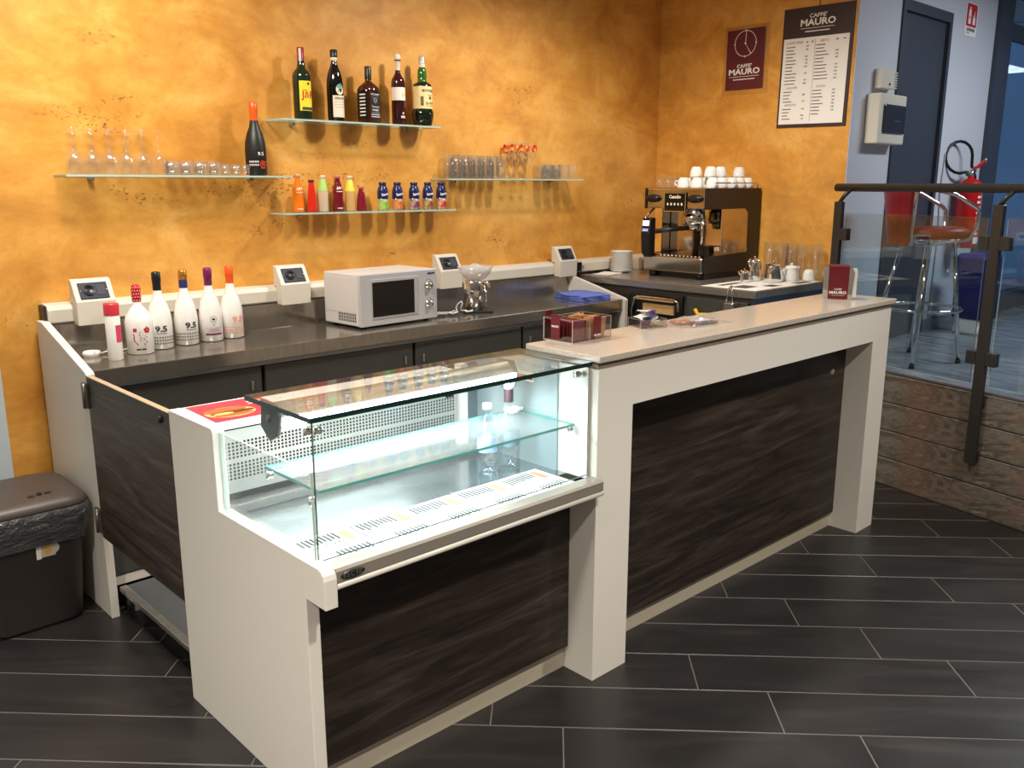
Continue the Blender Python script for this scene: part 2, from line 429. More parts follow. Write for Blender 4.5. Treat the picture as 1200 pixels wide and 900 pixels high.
# ------------------------------------------------------------------ front bar counter
T = thing('bar_counter', 'white portal-framed bar counter with beige top and dark wood front panel', 'bar counter', (3.0, 1.87, 0)); O = T.location
MB(O).box(1.998, 4.045, 1.735, 2.06, 1.068, 1.089, bev=.003).obj('countertop', SLAB, T)['label'] = 'glossy beige stone countertop'
MB(O).box(2.002, 4.008, 1.746, 1.90, 1.047, 1.068).obj('slab_shade_band', mat('slab_shade_taupe', (120, 108, 95), .6), T)  # flush band whose taupe paints the shade under the slab
MB(O).box(2.0, 2.169, 1.742, 1.90, 0, .912).obj('leg', WHITE, T)
MB(O).box(3.852, 4.01, 1.742, 1.90, 0, .912).obj('leg', WHITE, T)
MB(O).box(2.0, 4.01, 1.742, 1.90, .912, 1.047).obj('fascia', WHITE, T)
fp = MB(O).box(2.169, 3.852, 1.862, 1.88, .075, .912).obj('front_panel', WOODX, T)
MB(O).lathe([(0, 0), (.02, 0), (.022, .002), (.018, .004), (0, .0045)], (0, 0, 0), 24, axis=(0, -1, 0)).xform(Matrix.Translation((3.731, 1.862, .774)) @ Matrix.Diagonal((1, 1, .62, 1))).obj('oval_badge', CHROME, fp)
MB(O).box(2.169, 3.852, 1.878, 1.895, 0, .075).obj('plinth', mat('taupe_plinth', (178, 168, 150), .5), T)
MB(O).box(2.0, 4.01, 1.90, 2.03, .02, 1.067).obj('cabinet', WHITE, T)

# ------------------------------------------------------------------ refrigerated display case
T = thing('display_case', 'refrigerated glass display case lit from inside, with dark wood front', 'display case', (1.5, 2.1, 0)); O = T.location
prof = [(2.548, 0), (2.548, .948), (2.27, .948), (2.262, .944), (2.258, .936), (2.256, .712), (1.735, .712), (1.722, .708), (1.712, .698), (1.708, .685), (1.708, .612), (1.797, .612), (1.797, 0)]
MB(O).prism(prof, 'x', 1.0, 1.036, bev=.002).obj('end_panel', WHITE, T)
MB(O).box(1.962, 1.997, 1.885, 2.28, 0, .66).obj('end_panel', WHITE, T)
fp = MB(O).box(1.036, 1.997, 1.85, 1.868, .085, .655).obj('front_panel', WOODX, T)
MB(O).box(1.036, 1.997, 1.870, 1.885, 0, .085).obj('plinth', MATS['taupe_plinth'], T)
MB(O).box(1.036, 1.962, 1.885, 2.53, .03, .655).obj('cabinet', WHITE, T)
lip = MB(O).prism([(1.715, .667), (1.709, .672), (1.709, .700), (1.716, .706), (1.76, .706), (1.76, .694), (1.86, .694), (1.86, .655), (1.73, .655)], 'x', 1.036, 1.996).obj('front_rail', mat('rail_satin', (150, 142, 132), .35, .35), T)
b = MB(O).tube([(1.036, 1.713, .662), (1.996, 1.713, .662)], .008, 10).obj('bead', mat('pale_bead', (205, 200, 190), .35), lip)
bd = MB(O).lathe([(0, 0), (.034, 0), (.034, .002), (0, .002)], (0, 0, 0), 28, axis=(0, -1, 0)).xform(Matrix.Translation((1.080, 1.7088, .686)) @ Matrix.Diagonal((1, 1, .34, 1))).obj('oval_badge', BLACK, lip)
Print(plane_fn(Vector((1.080, 1.7064, .686))-O, (1, 0, 0), (0, 0, 1))).ring(0, 0, .0045, .006, a0=R(40), a1=R(320)).rect(-.026, -.023, -.005, .006).rect(-.018, -.010, -.0045, -.002).rect(-.018, -.010, .002, .0045).rect(.010, .0125, -.005, .008).rect(.016, .025, -.0045, -.002).rect(.016, .025, .0015, .004).obj('badge_lettering', mat('badge_silver', (170, 165, 155), .3, .8), bd)
DECK = .694
MB(O).box(1.036, 1.997, 1.76, 2.28, .678, DECK).obj('deck', make_speck('deck_steel', (150, 154, 156), (172, 176, 178), 10, .16, .9), T)
MB(O).box(1.036, 1.985, 2.24, 2.29, DECK, .722, bev=.004).obj('deck_upstand', STEEL, T)
# perforated back panel: real square holes with a dark plenum behind
gp = MB(O)
x0, x1, pit, hole = 1.040, 1.880, .0118, .0066
nx = int((x1-x0)/pit); rows = [.784+.0103*i for i in range(5)]+[.846+.0103*i for i in range(5)]
ys = 2.284
zc = [.742]+sorted(sum([[z-hole/2, z+hole/2] for z in rows], []))+[.926]
for i in range(nx):
    xa = x0+i*pit; xb = xa+pit; h0 = xa+(pit-hole)/2; h1 = h0+hole
    for z0, z1 in zip(zc, zc[1:]):
        ishole = any(abs((z0+z1)/2-z) < 1e-4 for z in rows)
        if ishole:
            for a, b_ in ((xa, h0), (h1, xb)): gp.quad([(a, ys, z0), (b_, ys, z0), (b_, ys, z1), (a, ys, z1)])
for z0, z1 in zip(zc, zc[1:]):
    if not any(abs((z0+z1)/2-z) < 1e-4 for z in rows): gp.quad([(x0, ys, z0), (x0+nx*pit, ys, z0), (x0+nx*pit, ys, z1), (x0, ys, z1)])
gp.quad([(x0+nx*pit, ys, .742), (1.888, ys, .742), (1.888, ys, .926), (x0+nx*pit, ys, .926)])
PERF = mat('perforated_steel', (206, 205, 198), .32, .75)
g = gp.obj('perforated_panel', PERF, T)
MB(O).box(1.838, 1.872, 2.281, 2.284, .892, .910).obj('display', BLACKG, g)
MB(O).box(1.037, 1.985, 2.30, 2.315, .72, .945).obj('plenum', DARK, T)
MB(O).box(1.893, 1.925, 2.27, 2.30, .72, 1.0).obj('post', WHITE, T)
MB(O).box(1.925, 1.982, 2.285, 2.30, .72, 1.0).obj('rear_door', mat('steel_blue_panel', (128, 140, 146), .3, .6), T)
MB(O).box(1.036, 1.90, 2.315, 2.545, .655, .940).obj('evaporator_box', GREYDOOR, T)
MB(O).box(1.036, 1.998, 2.262, 2.548, .936, .947, bev=.002).obj('ledge', WHITEG, T)
sp = MB(O).prism([(1.90, DECK), (2.30, DECK), (2.30, 1.0), (2.08, 1.05), (1.90, 1.05)], 'x', 1.982, 1.997).obj('side_panel', mat('side_panel_grey', (170, 184, 190), .18, .35), T)
MB(O).box(1.990, 1.997, 1.775, 1.90, DECK, 1.05).obj('side_strip', WHITEG, sp)
Print(plane_fn(Vector((1.9812, 2.045, .985))-O, (0, -1, 0), (0, 0, 1))).rect(-.04, .04, -.016, .016, 0).rect(-.036, .036, -.010, .004, 1).obj('sticker', [PAPER, mat('sticker_red', (190, 40, 50), .5)], sp)
slab_glass(T, 'top_glass', 1.016, 1.994, 1.762, 2.085, 1.058, 1.071, 'z', EDGED, org=O)
slab_glass(T, 'front_glass', 1.028, 1.992, 1.772, 1.780, .707, 1.057, 'y', EDGED, org=O)
slab_glass(T, 'side_glass', 1.020, 1.027, 1.780, 2.252, .713, .935, 'x', EDGEP, org=O)
shg = slab_glass(T, 'glass_shelf', 1.062, 1.975, 1.815, 2.085, .862, .870, 'z', EDGE, SHELFGLASS, org=O)
for (x, y, z, par) in ((1.030, 1.80, 1.030, T), (1.052, 1.789, 1.030, T), (1.040, 1.812, .850, shg), (1.060, 2.06, .852, shg), (1.975, 1.83, .852, shg), (1.965, 1.80, 1.03, T), (1.985, 1.79, 1.03, T)):
    MB(O).lathe([(0, -.010), (.010, -.010), (.012, -.006), (.012, .006), (.008, .011), (0, .011)], (x, y, z), 14, axis=(1, -.4, 0)).obj('glass_clip', CHROME, par)
# lamp housing under the top glass
lh = MB(O)
arc = [(2.022+.042*math.cos(a), 1.012+.042*math.sin(a)) for a in [R(-8+ (196)*i/14) for i in range(15)]]
lh.prism(arc, 'x', 1.062, 1.875).obj('lamp_housing', STEEL, T)
MB(O).box(1.066, 1.870, 1.984, 2.056, .998, 1.004).box(1.066, 1.870, 1.968, 1.978, 1.000, 1.022).obj('lamp_tube', mat('case_led', (235, 248, 255), .4, emit=18), T)
hexa = [(2.065, 1.057), (1.99, 1.057), (1.972, 1.02), (1.985, .975), (2.03, .952), (2.075, .985)]
MB(O).prism(hexa, 'x', 1.052, 1.058).cyl((1.050, 2.03, 1.012), (1.0525, 2.03, 1.012), .011).obj('lamp_end_cap', mat('grey_bracket', (92, 98, 98), .4, .4), T)
MB(O).prism(hexa, 'x', 1.876, 1.882).obj('lamp_end_cap', MATS['grey_bracket'], T)
al = bpy.data.lights.new('display_case_tube_light', 'AREA'); al.shape = 'RECTANGLE'; al.size = .8; al.size_y = .03; al.energy = 6.5; al.color = (.86, .95, 1)
ao = bpy.data.objects.new('display_case_tube_light', al); COL.objects.link(ao); ao.location = (1.468, 1.985, .994)

# printed paper mats lying on the deck
INK = mat('dark_ink', (58, 58, 60), .7); ORINK = mat('orange_ink', (236, 140, 96), .7)
xs = 1.045
for i, w in enumerate((.176, .176, .176, .176, .176)):
    t = thing('paper_mat', ['printed white paper mat on the case deck against the white end panel', 'printed paper mat, second from the white end panel of the case', 'printed paper mat in the middle of the case deck', 'printed paper mat on the deck beside the one near the bottles', 'printed paper mat on the case deck beside the grey side panel'][i], 'paper mat', (xs+w/2, 1.862, DECK+.001+.0006*(i % 2)), R(random.uniform(-1.5, 1.5)), 'printed mats in the display case')
    MB().box(-w/2, w/2, -.092, .092, 0, .0006).obj('sheet', PAPER, t)
    P = Print(plane_fn((0, 0, .0012), (1, 0, 0), (0, 1, 0)))
    for blk, (bx, by, n, h) in enumerate(((-.078, .020, 9, .058), (-.03, -.078, 8, .042))):
        for q in range(n):
            x_ = bx+q*.0128
            hh = h*random.uniform(.75, 1); P.rect(x_, x_+.0082, by+h-hh, by+h, 0)
            P.rect(x_, x_+.006, by-.014, by-.006, 0)
    P.rect(.042, .066, .005, .075, 1).rect(-.002, .03, -.020, -.015, 1).rect(.074, .077, -.05, .07, 1)
    P.obj('print', [INK, ORINK], t)
    xs += w+.004

def wfn(parent, r, a): return cyl_fn(r, a)
# bottles inside the case
t = thing('water_bottle', 'clear plastic water bottle with white cap and blue label in the display case', 'bottle', (1.805, 2.035, DECK))
PET = glass_mat('pet_plastic', (.90, .95, .98), .14, .05)
MB().lathe([(0, .002), (.024, 0), (.030, .008), (.031, .05), (.029, .06), (.031, .07), (.031, .135), (.028, .15), (.022, .175), (.0125, .195), (.0125, .215)]).obj('body', PET, t)
MB().patch(.0322, .075, .130, 0, 2*math.pi, 28).obj('label', make_speck('blue_label', (40, 110, 200), (200, 225, 245), 22, .4), t)
MB().cyl((0, 0, .212), (0, 0, .230), .015, .0145).obj('cap', WHITEG, t)
t = thing('glass_bottle', 'tall clear glass bottle with dark neck label behind the glass front', 'bottle', (1.885, 2.02, DECK))
MB().lathe([(0, .004), (.033, 0), (.037, .008), (.037, .165), (.033, .185), (.016, .208), (.014, .225), (.014, .285)]).obj('body', CUPGLASS, t)
MB().lathe([(0, .006), (.035, .006), (.035, .12), (0, .12)]).obj('liquid', glass_mat('clear_spirit', (.84, .90, .94), .08), t)
MB().patch(.0152, .225, .268, 0, 2*math.pi, 20).obj('neck_label', mat('neck_label_dark', (52, 30, 38), .5), t)
MB().cyl((0, 0, .268), (0, 0, .292), .0155, .015).obj('cap', WHITEG, t)
MB().patch(.0376, .085, .135, R(-160), R(-60), 10).obj('label', mat('slate_label', (120, 140, 165), .5), t)
pts = []
for i in range(60):
    a = i*.62; pts.append((.022*math.cos(a)*(1+.4*math.sin(i*.37)), .018*math.sin(a*1.13), .004+.006*(1+math.sin(i*.9))))
tag(MB().tube(pts, .0022, 6).obj('coiled_cord', WHITEG, loc=(1.93, 2.04, .871)), 'small white coiled cord lying on the glass shelf', 'cord')
# flyers on the ledge
t = thing('food_flyer', 'red flyer with a burger picture on the display case ledge', 'flyer', (1.157, 2.41, .9475), R(-2))
MB().box(-.115, .115, -.10, .12, 0, .001).obj('sheet', mat('flyer_red', (206, 48, 76), .35), t)
P = Print(plane_fn((0, 0, .0016), (1, 0, 0), (0, 1, 0)))
P.disc(-.035, -.015, .075, .062, 0).disc(-.04, .012, .066, .03, 1).disc(-.03, -.02, .068, .016, 2).disc(-.035, -.045, .058, .018, 1).disc(-.06, -.028, .03, .012, 3)
P.rect(.045, .10, .035, .043, 4).rect(.05, .095, .058, .068, 4).rect(.06, .1, .012, .018, 4)
P.obj('print', [mat('flyer_tan', (214, 170, 110), .4), mat('flyer_bun', (168, 96, 48), .4), mat('flyer_patty', (96, 44, 30), .4), mat('flyer_cheese', (236, 196, 120), .4), WHITEP], t)
t = thing('paper_sheet', 'white paper with blue handwriting in front of the red flyer', 'paper', (1.20, 2.292, .9475), R(3))
MB().box(-.14, .09, -.02, .018, 0, .0006).obj('sheet', PAPER, t)
P = Print(plane_fn((0, 0, .001), (1, 0, 0), (0, 1, 0)))
P.text('ALC', -.06, 0, .024, 0, 0, rot=.4).obj('handwriting', mat('blue_ink', (60, 80, 170), .6), t)

# ------------------------------------------------------------------ swing gate between case and back counter
T = thing('swing_gate', 'dark wood swing gate hinged between display case and back counter', 'gate', (1.01, 2.9, .325)); O = T.location
gp = MB(O).box(1.003, 1.021, 2.558, 3.268, .328, .934).obj('gate_panel', WOODY, T)
MB(O).box(1.002, 1.022, 2.557, 3.269, .934, .937).obj('edge_band', BEIGE_EDGE, gp)
for z in (.865, .395):
    MB(O).box(.992, 1.003, 3.255, 3.300, z-.045, z+.045, bev=.002).cyl((.992, 3.272, z-.045), (.992, 3.272, z+.045), .008).obj('hinge', mat('hinge_steel', (120, 114, 104), .3, .8), T)
MB(O).lathe([(0, 0), (.012, 0), (.012, .006), (0, .008)], (1.003, 2.62, .905), 16, axis=(-1, 0, 0)).obj('lock', BLACK, T)

# raised step behind the bar
T = thing('bar_step', 'low dark step with steel edge strip on the floor under the gate', 'step', (2.5, 2.9, 0)); O = T.location
MB(O).box(1.075, 3.99, 2.56, 3.30, .088, .100).obj('tread', mat('rubber_grey', (70, 72, 72), .55), T)
MB(O).box(1.050, 1.078, 2.56, 3.30, .084, .104, bev=.003).obj('edge_strip', STEEL, T)
MB(O).box(1.062, 1.075, 2.56, 3.30, 0, .084).obj('kick', BLACKG, T)

# ------------------------------------------------------------------ back counter
ZB = .944
endp = [(3.27, 0), (3.27, .938), (3.285, .948), (3.735, 1.075), (3.80, 1.075), (3.80, 0)]
tag(MB((1.019, 3.5, 0)).prism(endp, 'x', 1.004, 1.034, bev=.002).obj('counter_end_panel', WHITE, loc=(1.019, 3.5, 0)), 'white end panel with sloping top beside the brown waste bin', 'panel')
tag(MB((4.008, 3.5, 0)).prism([(3.29, 0), (3.29, .940), (3.30, .950), (3.735, 1.056), (3.80, 1.056), (3.80, 0)], 'x', 3.995, 4.022, bev=.002).obj('counter_end_panel', WHITE, loc=(4.008, 3.5, 0)), 'white end panel with sloping top beside the blue cloth', 'panel')
T = thing('steel_worktop', 'long dark steel worktop carrying bottles, microwave and juicer', 'worktop', (2.5, 3.53, .888)); O = T.location
MB(O).box(1.034, 3.995, 3.305, 3.737, .888, ZB, bev=.003).obj('top_sheet', TOPSTEEL, T)
MB(O).box(1.034, 3.995, 3.318, 3.34, .870, .888).obj('under_rail', mat('pale_rail', (150, 150, 146), .35, .6), T)
tag(MB((2.5, 3.748, ZB)).box(1.036, 3.993, 3.738, 3.757, ZB-.05, 1.058).obj('steel_splashback', TOPSTEEL, loc=(2.5, 3.748, ZB)), 'steel splashback rising behind the worktop under the raceway', 'splashback')
CABS = ((1.040, 1.708, 'grey fridge cabinet beside the wooden gate'), (1.714, 2.486, 'grey fridge cabinet below the plum and orange capped bottles'), (2.492, 3.196, 'grey fridge cabinet below the microwave dials and juicer'), (3.202, 3.980, 'grey fridge cabinet below the blue cloth'))
for a, b_, lab in CABS:
    T = thing('fridge_cabinet', lab, 'cabinet', ((a+b_)/2, 3.55, .02), 0, 'grey cabinets under the steel worktop'); O = T.location
    MB(O).box(a, b_, 3.345, 3.735, .02, .868).obj('body', DARK, T)
    d = MB(O).box(a+.005, b_-.005, 3.322, 3.344, .14, .866, bev=.003).obj('door', GREYDOOR, T)
    hx = b_-.05 if a < 2.4 else a+.05
    MB(O).box(hx-.005, hx+.005, 3.314, 3.322, .77, .81, bev=.002).obj('handle', STEEL, d)
    MB(O).box(a, b_, 3.325, 3.344, .10, .135).obj('plinth', WHITE, T)

# cable raceway on the wall and the four socket boxes
T = thing('cable_raceway', 'white cable raceway running along the foot of the orange wall', 'raceway', (2.9, 3.79, 1.06)); O = T.location
MB(O).prism([(3.829, 1.060), (3.762, 1.060), (3.752, 1.068), (3.750, 1.115), (3.760, 1.132), (3.80, 1.137), (3.829, 1.137)], 'x', 1.036, 4.94, bev=.002).obj('cover', CREAM, T)
MB(O).box(1.026, 1.036, 3.765, 3.829, 1.066, 1.132).obj('end_cap', CHAR, T)
SB = [(1.205, 'white socket box above the spray can and small ashtray'), (2.098, 'white socket box between the white bottles and the microwave'), (3.035, 'white socket box between microwave and citrus juicer'), (3.950, 'white socket box beside the folded blue cloth and plates')]
for i, (x, lab) in enumerate(SB):
    if i == 0:
        t0 = thing('socket_box', lab, 'socket box', (x, 3.75, 1.052), 0, 'socket boxes on the raceway')
        b_ = MB().prism([(-.0005, .0), (-.050, .0), (-.053, .092), (-.006, .172), (.004, .178), (.022, .178), (.022, .0857), (-.0005, .0857)], 'x', -.076, .076, bev=.004).obj('housing', CREAM, t0)
        d = Vector((0, .047, .080)).normalized(); n_ = Vector((0, -.080, .047)).normalized()
        c = Vector((0, -.0295, .132))
        MR = Matrix((( 1, 0, 0, 0), (0, d.y, n_.y, 0), (0, d.z, n_.z, 0), (0, 0, 0, 1))); MR[0][0] = -1
        def slant(mb, off): return mb.xform(Matrix.Translation(c+n_*off) @ MR)
        pl = slant(MB().box(-.056, .056, -.036, .036, -.002, .004, bev=.003), 0).obj('socket_plate', mat('navy_plastic', (28, 32, 52), .55), t0)
        slant(MB().lathe([(.0, .0008), (.017, .0008), (.021, .005), (.023, .005), (.023, .0), ], (.018, 0, 0), 24), .0035).obj('socket', BLACK, pl)
        slant(MB().box(-.045, -.010, -.022, .022, 0, .003, bev=.001), .003).obj('blank_insert', mat('slate_insert', (52, 54, 64), .6), pl)
        sc = slant(MB().lathe([(0, 0), (.003, 0), (.003, .002), (0, .002)], (.05, 0, 0), 10).lathe([(0, 0), (.003, 0), (.003, .002), (0, .002)], (-.05, 0, 0), 10), .004).obj('screw', CHROME, pl)
    else: dup(t0, (x, 3.75, 1.052), None, lab)

# ------------------------------------------------------------------ bottles
def wine_profile(R_, h, neck=.0145):
    return [(0, .003), (R_*.8, 0), (R_, .006), (R_*1.0, h*.36), (R_*.93, h*.46), (R_*.74, h*.57), (R_*.48, h*.66), (neck*1.15, h*.73), (neck, h*.78), (neck, h*.99), (0, h*.99)]
def prof_r(prof):
    def f(z):
        for (r0, z0), (r1, z1) in zip(prof, prof[1:]):
            if z0 <= z <= z1 and z1 > z0: return r0+(r1-r0)*(z-z0)/(z1-z0)+.0006
        return prof[2][0]+.0006
    return f
WB = mat('white_bottle', (240, 238, 234), .12, coat=.5)
CAPB = {'black': mat('foil_black', (24, 24, 28), .3), 'gold': mat('foil_gold', (214, 150, 70), .25, .8), 'navy': mat('foil_navy', (40, 50, 110), .3), 'plum': mat('foil_plum', (112, 30, 82), .28), 'orange': mat('foil_orange', (236, 92, 26), .35), 'red': mat('foil_red', (196, 30, 38), .35)}
h = .312
def white_bottle(x, y, lab, ang, cap, ink, kind):
    t = thing('sparkling_wine_bottle', lab, 'bottle', (x, y, ZB), 0, 'white bottles on the back counter')
    pr = wine_profile(.047, h, .0155)
    MB().lathe(pr).obj('body', WB, t)
    c = MB().lathe([(.0165, h*.76), (.0165, h*.86), (.018, h*.875), (.018, h*.90), (.0175, h*.985), (.012, h), (0, h)]).obj('foil_cap', cap, t)
    if kind == 'gold':
        MB().lathe([(.0172, h*.76), (.0172, h*.865)], seg=24).obj('foil_band', CAPB['navy'], c)
    P = Print(cyl_fn(prof_r(pr), ang))
    if kind == 'emblem':
        P.ring(0, .098, .012, .0135).disc(0, .098, .0065, .005).text('95', 0, .074, .010, 1).rect(-.036, .036, .030, .038, 1).rect(-.036, .036, .060, .0608, 1).rect(-.02, .02, .053, .0545, 1).rect(-.028, .028, .047, .0482, 1)
        P.obj('print', [INK, CAPB['plum']], t)
    else:
        P.text('9.5', 0, .084, .032, 0, .045, sx=1.25).rect(-.022, .022, .0655, .068, 0)
        for r_ in range(3):
            for q in range(-13, 14): P.rect(q*.0102, q*.0102+.0052, .048-r_*.0125, .0532-r_*.0125, 0)
        P.obj('print', ink, t)
white_bottle(1.405, 3.585, 'white sparkling wine bottle with black foil neck and black dots', R(-107), CAPB['black'], INK, 'dots')
white_bottle(1.522, 3.605, 'white sparkling wine bottle with gold and navy foil neck', R(-88), CAPB['gold'], INK, 'gold')
white_bottle(1.634, 3.615, 'white sparkling wine bottle with plum foil neck and plum stripe', R(-100), CAPB['plum'], INK, 'emblem')
white_bottle(1.740, 3.635, 'white sparkling wine bottle with orange foil neck and orange dots', R(-84), CAPB['orange'], mat('salmon_ink', (236, 150, 120), .6), 'dots')
t = thing('liqueur_bottle', 'squat white bottle with red flowers and red dotted neck wrap', 'bottle', (1.302, 3.535, ZB))
pr = [(0, .003), (.045, 0), (.050, .006), (.053, .10), (.053, .125), (.047, .15), (.028, .178), (.016, .195), (.015, .26), (0, .26)]
MB().lathe(pr).obj('body', WB, t)
rw = MB()
rw.lathe([(.0165, .206), (.0165, .218), (.019, .224), (.0165, .230), (.019, .238), (.0165, .244), (.019, .252), (.0165, .258), (.017, .266), (.01, .272), (0, .272)]).obj('neck_wrap', CAPB['red'], t)
nd = Print(cyl_fn(.0194, R(-108)))
for k in range(5):
    for q in range(-6, 7): nd.disc(q*.0098+(k % 2)*.0049, .212+.0125*k, .0024, n=8)
nd.obj('neck_dots', mat('dot_pink', (246, 206, 196), .5), t)
P = Print(cyl_fn(prof_r(pr), R(-108)))
P.rect(-.026, -.012, .092, .106, 0)
for k in range(5):
    a = k*2*math.pi/5+.3; P.disc(.026+.0075*math.cos(a), .098+.0075*math.sin(a), .0055, mi=0, n=10)
for k in range(9): P.disc(-.026+.012*(k/8)**2+.002*math.sin(k), .082-.005*k, .0028, mi=0, n=8)
for k in range(8): P.disc(.018+.006*math.sin(k*1.7), .075-.005*k, .0022, mi=2 if k % 2 else 0, n=8); P.rect(-.003+.003*math.sin(k), .001+.003*math.sin(k), .055+.0055*k, .058+.0055*k, 1 if k % 2 else 2); P.rect(.008, .0105, .045+.006*k, .048+.006*k, 1)
P.rect(-.018, -.002, .019, .025, 2).rect(.001, .018, .019, .025, 2)
P.obj('print', [CAPB['red'], mat('pink_ink', (230, 150, 160), .6), INK], t)

# spray can, ashtray
t = thing('spray_can', 'white spray can with red cap and pink label on the back counter', 'spray can', (1.178, 3.462, ZB), R(-100))
MB().lathe([(0, 0), (.026, 0), (.0275, .004), (.0275, .172), (.024, .178), (0, .178)]).obj('body', WHITEG, t)
MB().lathe([(.0282, .172), (.0282, .212), (.026, .217), (0, .217)]).obj('cap', mat('coral_red', (206, 52, 66), .3), t)
MB().patch(.0280, .07, .135, R(8), R(70), 8).obj('label', mat('pink_label', (214, 72, 100), .45), t)
t = thing('ashtray', 'small round white ashtray on the steel worktop', 'ashtray', (1.135, 3.60, ZB))
MB().lathe([(0, .006), (.022, .008), (.026, .019), (.030, .020), (.034, .012), (.030, 0), (0, 0)]).box(-.003, .003, -.034, -.022, .014, .0215, 0).obj('bowl', WHITEG, t)
tag(MB().tube([(1.17, 3.60, ZB+.008), (1.20, 3.605, ZB+.012), (1.26, 3.62, ZB+.006), (1.36, 3.69, ZB+.005)], .0025, 6).obj('white_wire', WHITEG), 'thin white wire from the ashtray to behind the spray can', 'wire')

# microwave
T = thing('microwave_oven', 'white countertop microwave oven with black window and two dials', 'microwave', (2.48, 3.56, ZB), R(3.3)); 
MWHITE = mat('microwave_white', (212, 208, 206), .4)
MB().box(-.232, .232, -.118, .145, .012, .252, bev=.006).obj('casing', MWHITE, T)
fr = MB().box(-.234, .234, -.140, -.119, .010, .252, bev=.004).obj('front_frame', mat('microwave_silver', (206, 206, 208), .28, .25), T)
dr = MB().box(-.170, .110, -.1425, -.139, .040, .226, bev=.002).obj('door', mat('microwave_door', (198, 198, 202), .25, .25), T)
MB().box(-.165, .085, -.1445, -.1405, .052, .212, bev=.001).obj('window', BLACKG, dr)
for z in (.175, .085):
    k = MB().lathe([(0, 0), (.020, 0), (.020, .004), (.016, .006), (.015, .018), (0, .019)], (.180, -.140, z), 24, axis=(0, -1, 0)).obj('dial', CHROME, T)
    Print(plane_fn((.180, -.1412, z), (1, 0, 0), (0, 0, 1))).ring(0, 0, .026, .0275, n=12, a0=R(-30), a1=R(210)).obj('scale', INK, k)
Print(plane_fn((.195, -.1412, .232), (1, 0, 0), (0, 0, 1))).rect(-.022, -.010, -.004, .004).rect(-.008, .004, -.004, .004).rect(.006, .022, -.004, .004).obj('lettering', INK, T)
v = MB()
for q in range(10):
    for r_ in range(3): v.box(-.2335, -.2315, -.10+q*.014, -.094+q*.014, .030+r_*.014, .041+r_*.014)
v.obj('side_vents', DARK, T)
rc = MB().box(-.2335, -.231, -.105, .135, .07, .235, bev=.001).obj('side_recess', MWHITE, T)
for x in (-.19, .19):
    for y in (-.10, .12): MB().cyl((x, y, 0), (x, y, .013), .012).obj('foot', BLACK, T)

# citrus juicer
T = thing('citrus_juicer', 'steel citrus juicer with clear plastic bowl on the back counter', 'juicer', (3.035, 3.50, ZB), R(-38))
MB().box(-.07, .085, -.055, .055, 0, .012, bev=.004).obj('base', mat('juicer_base', (60, 60, 60), .3, .5), T)
MB().lathe([(0, .012), (.052, .012), (.049, .16), (.035, .175), (0, .175)], (-.015, 0, 0)).obj('motor_body', CHROME, T)
MB().tube([(.035, 0, .155), (.062, 0, .15), (.068, 0, .13)], .010, 10).tube([(.045, 0, .02), (.052, 0, .08), (.040, 0, .14)], .006, 8).obj('spout', CHROME, T)
bo = MB().lathe([(.030, .168), (.050, .178), (.078, .205), (.090, .238), (.093, .238), (.080, .203), (.052, .174), (.030, .165)], (-.005, 0, 0)).obj('bowl', glass_mat('juicer_bowl', (.93, .88, .87), .10, .1, haze=.3), T)
cone = MB(); n = 12
ring = []
for k, (r_, z_) in enumerate(((.048, .19), (.044, .215), (.030, .238), (.012, .252))):
    ring.append([cone.bm.verts.new((-.005+r_*(1+(.16 if i % 2 else 0))*math.cos(2*math.pi*i/24), r_*(1+(.16 if i % 2 else 0))*math.sin(2*math.pi*i/24), z_)) for i in range(24)])
for A, B in zip(ring, ring[1:]):
    for i in range(24): cone.bm.faces.new((A[i], A[(i+1) % 24], B[(i+1) % 24], B[i]))
cone.bm.faces.new(ring[-1])
cone.obj('reamer', glass_mat('reamer_clear', (.93, .90, .92), .2, .1, haze=.35), T)
pts = [(2.745+.006*i+.03*math.sin(i*1.1)*(1 if i < 22 else .15), 3.50+.02*math.cos(i*1.3)-.001*i, ZB+.012+.010*math.sin(i*.9)**2+(.05 if 23 < i < 29 else 0)*math.sin((i-23)/6*math.pi)) for i in range(40)]
tag(MB().tube(pts, .0032, 6).obj('power_cord', WHITEG), 'tangled white power cord between microwave and citrus juicer', 'cord')
# folded blue cloth
t = thing('folded_cloth', 'folded blue cloth at the end of the back counter', 'cloth', (3.86, 3.49, ZB), R(-12))
CLOTH = make_speck('blue_cloth', (84, 104, 186), (104, 124, 206), 60, .85)
for k in range(3):
    mb = MB(); nx_, ny_ = 10, 8; V = []
    for top in (0, 1):
        V.append([[mb.bm.verts.new((-.115+.21*i/nx_+.006*k*math.sin(j), -.135+.27*j/ny_+.004*math.sin(i*1.3+k), k*.011+top*(.010+.003*math.sin(i*.9+k)*math.cos(j*.8)))) for j in range(ny_+1)] for i in range(nx_+1)])
    for i in range(nx_):
        for j in range(ny_):
            mb.bm.faces.new((V[0][i][j], V[0][i][j+1], V[0][i+1][j+1], V[0][i+1][j])); mb.bm.faces.new((V[1][i][j], V[1][i+1][j], V[1][i+1][j+1], V[1][i][j+1]))
    for i in range(nx_):
        for j in (0, ny_): mb.bm.faces.new((V[0][i][j], V[0][i+1][j], V[1][i+1][j], V[1][i][j]))
    for j in range(ny_):
        for i in (0, nx_): mb.bm.faces.new((V[0][i][j], V[0][i][j+1], V[1][i][j+1], V[1][i][j]))
    o = mb.obj('fold', CLOTH, t)
    for p in o.data.polygons: p.use_smooth = True

